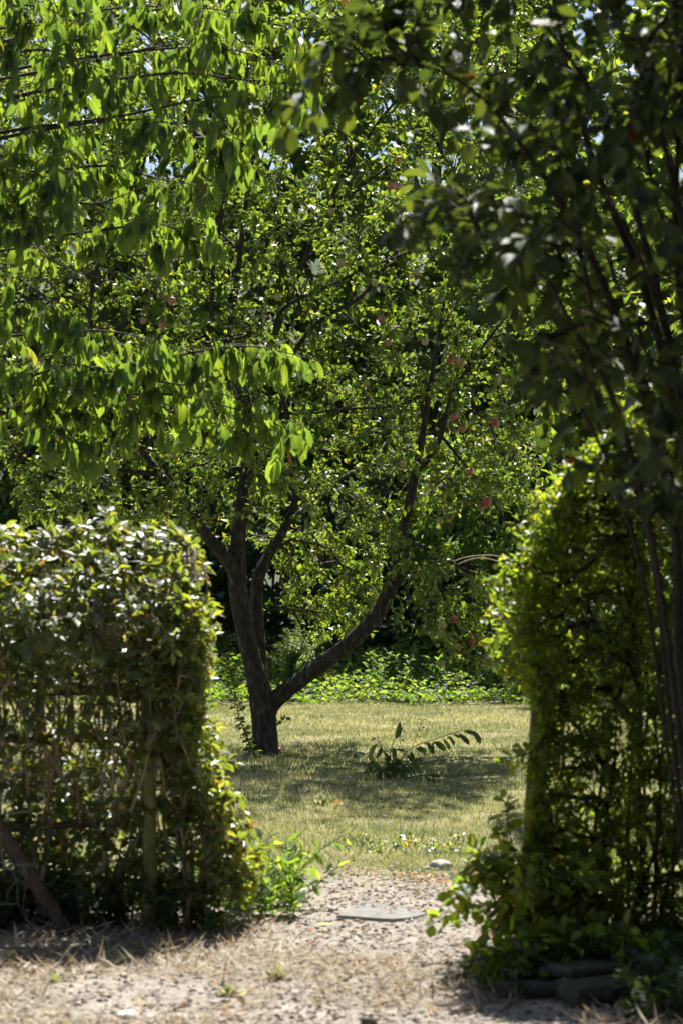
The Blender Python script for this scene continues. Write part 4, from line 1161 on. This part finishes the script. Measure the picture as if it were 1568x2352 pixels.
def shade_hedges():
    """tall conifer hedges added out of view to darken the near side"""
    rng = np.random.default_rng(1010)
    for lab, x0, x1, y0, y1, h in (('unseen conifer hedge added behind the viewpoint to hold back sky light', -9.0, 6.0, -6.5, -4.5, 8.5), ('unseen conifer hedge added on the right to hold back sky light', 4.6, 6.4, -4.0, 9.5, 7.5)):
        root = thing('added_shade_hedge', ((x0 + x1) / 2, (y0 + y1) / 2, 0), lab, 'hedge')  # added outside the frame, blocks sky light from the camera side
        b = np.array(root.location)
        V, F = box((x0 + x1) / 2 - b[0], (y0 + y1) / 2 - b[1], h / 2, x1 - x0 - .5, y1 - y0 - .5, h - .3, rng, .06)
        obj('dense_core', tri_mesh('dense_core', V, F, M['red_bark']), root)
        fol = Foliage(root, 'ivy_leaf', 'needle', 0)
        n = 5000
        u = rng.uniform(0, 1, (n, 3)); q = np.column_stack([x0 + u[:, 0] * (x1 - x0), y0 + u[:, 1] * (y1 - y0), u[:, 2] * h])
        face = rng.integers(0, 5, n)
        for a, (ax, v) in enumerate(((0, x0), (0, x1), (1, y0), (1, y1), (2, h))):
            q[face == a, ax] = v + rng.normal(0, .12, (face == a).sum())
        d = nrm(q - (b + [0, 0, h / 2])) + np.array([0, 0, .5]) + rng.normal(0, .3, (n, 3))
        fol.add(q, d, rng.normal(0, 1, (n, 3)), rng.uniform(.25, .5, n), rng, .3)

def small_plants():
    rng = np.random.default_rng(909)
    # cherry sapling lying over on the lawn
    b = G(905, 1792)
    root = thing('cherry_sapling', b, 'low cherry sapling with big dark leaves leaning over the lawn', 'sapling')
    fol = Foliage(root, 'sapling_leaf', 'cherry', 120)
    D = b[1]
    st = [[(905, 1792), (920, 1745), (950, 1715), (1000, 1697), (1050, 1680), (1080, 1674)], [(905, 1792), (890, 1750), (875, 1715), (865, 1692)], [(905, 1792), (900, 1755), (895, 1730), (905, 1700)], [(905, 1792), (915, 1770), (935, 1750), (950, 1735)], [(905, 1792), (885, 1775), (862, 1760), (840, 1730)], [(905, 1790), (870, 1765), (850, 1740)], [(905, 1792), (960, 1782), (1000, 1778)]]
    for rows in st:
        q = limb('stem', np.array([[*P(x, y, D - .05 * i), .005 - .0006 * i] for i, (x, y) in enumerate(rows)]), 'branch_bark', root, 5, 5)
        Ps, Ts = along([(q[0], q[1] * 0)], .045, .8, rng)
        n = len(Ps)
        d = Ts * .5 + np.array([0, 0, -.75]) + rng.normal(0, .35, (n, 3)) + np.array([.25, 0, 0])
        fol.add(Ps, d, np.array([0, -.6, .6]), rng.uniform(.10, .165, n), rng, .35)
    # dry seed stalks behind it
    r = thing('seed_stalk', P(945, 1740, D + .3), 'thin brown weed stalk with seed heads behind the sapling', 'weed')
    g = np.array(r.location)
    for rows in ([(940, 1740), (950, 1705), (962, 1675), (970, 1655)], [(930, 1740), (918, 1700), (925, 1668)]):
        q = limb('stem', np.array([[*P(x, y, D + .3), .0025] for x, y in rows]), 'hedge_stem', r, 5, 4)
        for j in range(10):
            c = q[0][-1 - j] + rng.normal(0, .02, 3)
            V, F = ico(rng, .9)
            obj('seed_head', tri_mesh('seed_head', V * .008, F, M['old_wood']), r, c - g)
    def weed(name, label, cat, spots, leaf, mat, size, keep=150, per=2, down=.1, spacing=.035):
        root = thing(name, spots[0][0][:3] * np.array([1, 1, 0]), label, cat)
        f = Foliage(root, mat, leaf, keep)
        for rows in spots:
            q = limb('stem', np.array([[*p, .003] for p in rows]), 'green_shoot', root, 5, 4)
            Ps, Ts = along([(q[0], q[1] * 0)], spacing, 2, rng)
            spray(f, Ps, Ts, per, size, rng, .7, .9, down, .4, .005)
    def stalks(x0, x1, y0, y1, D, n, h):
        out = []
        for i in range(n):
            g = G(rng.uniform(x0, x1), rng.uniform(y0, y1)); lean = rng.normal(0, .3, 2) * h; hh = h * rng.uniform(.5, 1)
            out.append([g, g + np.array([lean[0] * .3, lean[1] * .3, hh * .6]), g + np.array([lean[0], lean[1], hh])])
        return out
    weed('hedge_weed', 'sunlit leafy weeds crowding the hedge foot by the gap', 'weed', stalks(510, 680, 2050, 2110, 12.6, 44, .30), 'narrow', 'bed_leaf', (.05, .11), 250, 3)
    weed('arching_weed', 'thin arching weed stems with sparse leaves over the gravel', 'weed', [[P(650, 2085, 12.9), P(690, 2000, 12.9), P(740, 1950, 12.8), P(795, 1915, 12.8)], [P(665, 2080, 12.7), P(720, 2040, 12.7), P(770, 1995, 12.7), P(790, 1990, 12.7)]], 'narrow', 'bed_leaf', (.06, .10), 60, 2, .2, .06)
    weed('ivy_patch', 'dark low ivy and bramble leaves under the leaning timber', 'ivy', stalks(-60, 520, 2085, 2150, 11.8, 95, .30), 'lobed', 'ivy_leaf', (.04, .075), 250, 3)
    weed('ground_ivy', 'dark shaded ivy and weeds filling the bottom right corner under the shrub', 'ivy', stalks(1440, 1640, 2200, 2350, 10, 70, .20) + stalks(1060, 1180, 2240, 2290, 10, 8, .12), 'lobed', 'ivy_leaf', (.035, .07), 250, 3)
    weed('clover_patch', 'dark green clover patch in the dry lawn', 'clover', stalks(800, 1070, 1925, 1965, 15.6, 70, .05), 'far', 'privet_leaf', (.02, .045), 250, 3)
    for x, y, lab in ((529, 2290, 'small green grass tuft on the bright gravel'), (130, 2262, 'yellowish grass tuft on the straw-strewn ground'), (735, 1850, 'broad bladed grass tuft in the shaded lawn'), (1085, 1990, 'yellow-green dock tuft behind the grey rock'), (640, 2250, 'sparse low weed tuft in the middle of the gravel')):
        g = G(x, y); root = thing('grass_tuft', g, lab, 'tuft')
        f = Foliage(root, 'grass_blade', 'needle', 60)
        n = 34; a = rng.uniform(0, 6.28, n)
        f.add(g + rng.normal(0, .018, (n, 3)) * [1, 1, 0], np.column_stack([np.cos(a) * .7, np.sin(a) * .7, rng.uniform(.5, 1.2, n)]), np.column_stack([-np.cos(a), -np.sin(a), np.full(n, .6)]), rng.uniform(.04, .10, n), rng, .2)

def stones():
    rng = np.random.default_rng(111)
    import bmesh
    def rock(name, label, x, y, sx, sy, sz, mat, cat='stone', jag=.10):
        bm = bmesh.new()
        bmesh.ops.create_icosphere(bm, subdivisions=3, radius=1)
        ph = rng.uniform(0, 6, 6)
        for v in bm.verts:
            c = v.co
            k = 1 + jag * (math.sin(c.x * 3 + ph[0]) + math.sin(c.y * 4 + ph[1]) * .7 + math.sin(c.z * 5 + c.x * 2 + ph[2]) * .6 + .3 * math.sin(c.x * 9 + ph[3]) * math.sin(c.y * 8 + ph[4]))
            v.co = Vector((c.x * sx * k, c.y * sy * k, max(-.3, c.z) * sz * k))
        me = bpy.data.meshes.new(name); bm.to_mesh(me); bm.free()
        for p in me.polygons:
            p.use_smooth = True
        me.materials.append(M[mat])
        g = G(x, y); o = obj(name, me, None, (g[0], g[1] + sy * .6, gz(g[0], g[1]) + sz * .2))
        tag(o, label, cat)
    rock('rock', 'grey jagged rock at the lawn edge beside orange leaves', 1004, 1998, .085, .06, .034, 'stone', 'rock', .26)
    rock('stone', 'bright white stone lying on the straw at the picture bottom', 292, 2344, .040, .03, .026, 'white_stone')
    rock('stone', 'pale rounded stone at the shadow edge below the hedge', 77, 2238, .034, .028, .022, 'stone')
    rock('stone', 'small flat pale stone next to the bright white one', 345, 2342, .022, .018, .012, 'white_stone')
    rock('stone', 'greyish flat stone in the track between hedge and slab', 408, 2340, .034, .022, .012, 'stone')
    rock('stone', 'brown stub of stone cut by the bottom edge', 845, 2352, .03, .02, .03, 'old_wood')
    def slab(name, label, corners, th, mat='slab'):
        c = [np.array(G(*p)) for p in corners]
        ctr = sum(c) / len(c); n = len(c)
        bm = bmesh.new()
        vs = [bm.verts.new((*(p - ctr)[:2], th)) for p in c]
        f = bm.faces.new(vs)
        if f.normal.z < 0:
            f.normal_flip()
        r = bmesh.ops.extrude_face_region(bm, geom=[f])
        bmesh.ops.translate(bm, verts=[e for e in r['geom'] if isinstance(e, bmesh.types.BMVert)], vec=(0, 0, -th - .03))
        bmesh.ops.recalc_face_normals(bm, faces=bm.faces)
        bmesh.ops.bevel(bm, geom=list(bm.edges), offset=.006, segments=2, affect='EDGES')
        me = bpy.data.meshes.new(name); bm.to_mesh(me); bm.free(); me.materials.append(M[mat])
        o = obj(name, me, None, (ctr[0], ctr[1], gz(ctr[0], ctr[1]) + .002))
        tag(o, label, 'slab')
    slab('stone_slab', 'flat grey paving slab set in the gravel gap', [(772, 2110), (798, 2095), (834, 2083), (868, 2079), (908, 2082), (950, 2093), (983, 2106), (948, 2115), (905, 2119), (850, 2116)], .003)
    slab('stone_slab', 'half hidden pale slab beside the bramble', [(1018, 2068), (1030, 2044), (1100, 2040), (1120, 2066)], .003)
    # dark blocks at the foot of the hedge
    g = G(1300, 2330)
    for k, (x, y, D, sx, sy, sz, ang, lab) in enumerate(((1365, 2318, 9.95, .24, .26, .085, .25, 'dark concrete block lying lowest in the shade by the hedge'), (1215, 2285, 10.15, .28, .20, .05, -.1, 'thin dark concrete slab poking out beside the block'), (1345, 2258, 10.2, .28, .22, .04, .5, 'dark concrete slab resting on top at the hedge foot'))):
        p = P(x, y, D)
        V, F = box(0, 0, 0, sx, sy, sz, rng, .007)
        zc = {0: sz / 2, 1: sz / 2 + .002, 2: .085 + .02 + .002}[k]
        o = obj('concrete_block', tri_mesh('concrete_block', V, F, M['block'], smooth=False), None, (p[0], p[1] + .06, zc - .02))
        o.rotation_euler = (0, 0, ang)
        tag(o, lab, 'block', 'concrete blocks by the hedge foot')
    # single fallen leaves that catch the eye
    for x, y, mat, lab in ((522, 2340, 'orange_leaf', 'orange fallen leaf near the picture bottom edge'), (20, 2220, 'yellow_leaf', 'yellow fallen leaf at the left edge of the hedge shadow'), (725, 2134, 'yellow_leaf', 'yellow fallen leaf on the gravel below the slab'), (928, 1945, 'yellow_leaf', 'yellow fallen leaf on the clover patch'), (760, 1855, 'orange_leaf', 'reddish fallen leaf on the shaded lawn'), (1115, 2210, 'orange_leaf', 'orange fallen leaf beside the bramble'), (655, 1742, 'orange_leaf', 'orange fallen leaf at the apple trunk foot')):
        V, F, C = T['shrub'][rng.integers(0, 3)]
        o = obj('fallen_leaf', tri_mesh('fallen_leaf', V, F, M[mat], None, C))
        g = G(x, y)
        o.location = (g[0], g[1], gz(g[0], g[1]) + .03)
        o.scale = (.085,) * 3
        o.rotation_euler = (rng.normal(0, .3) + .3, rng.normal(0, .3), rng.uniform(0, 6.28))
        tag(o, lab, 'leaf')

build_ground()
build_grass()
build_gravel()
build_litter()
background()
apple_tree()
cherry_tree()
fence()
hedge_left()
hedge_right()
tall_shrub()
shade_hedges()
small_plants()
stones()
finish_foliage()
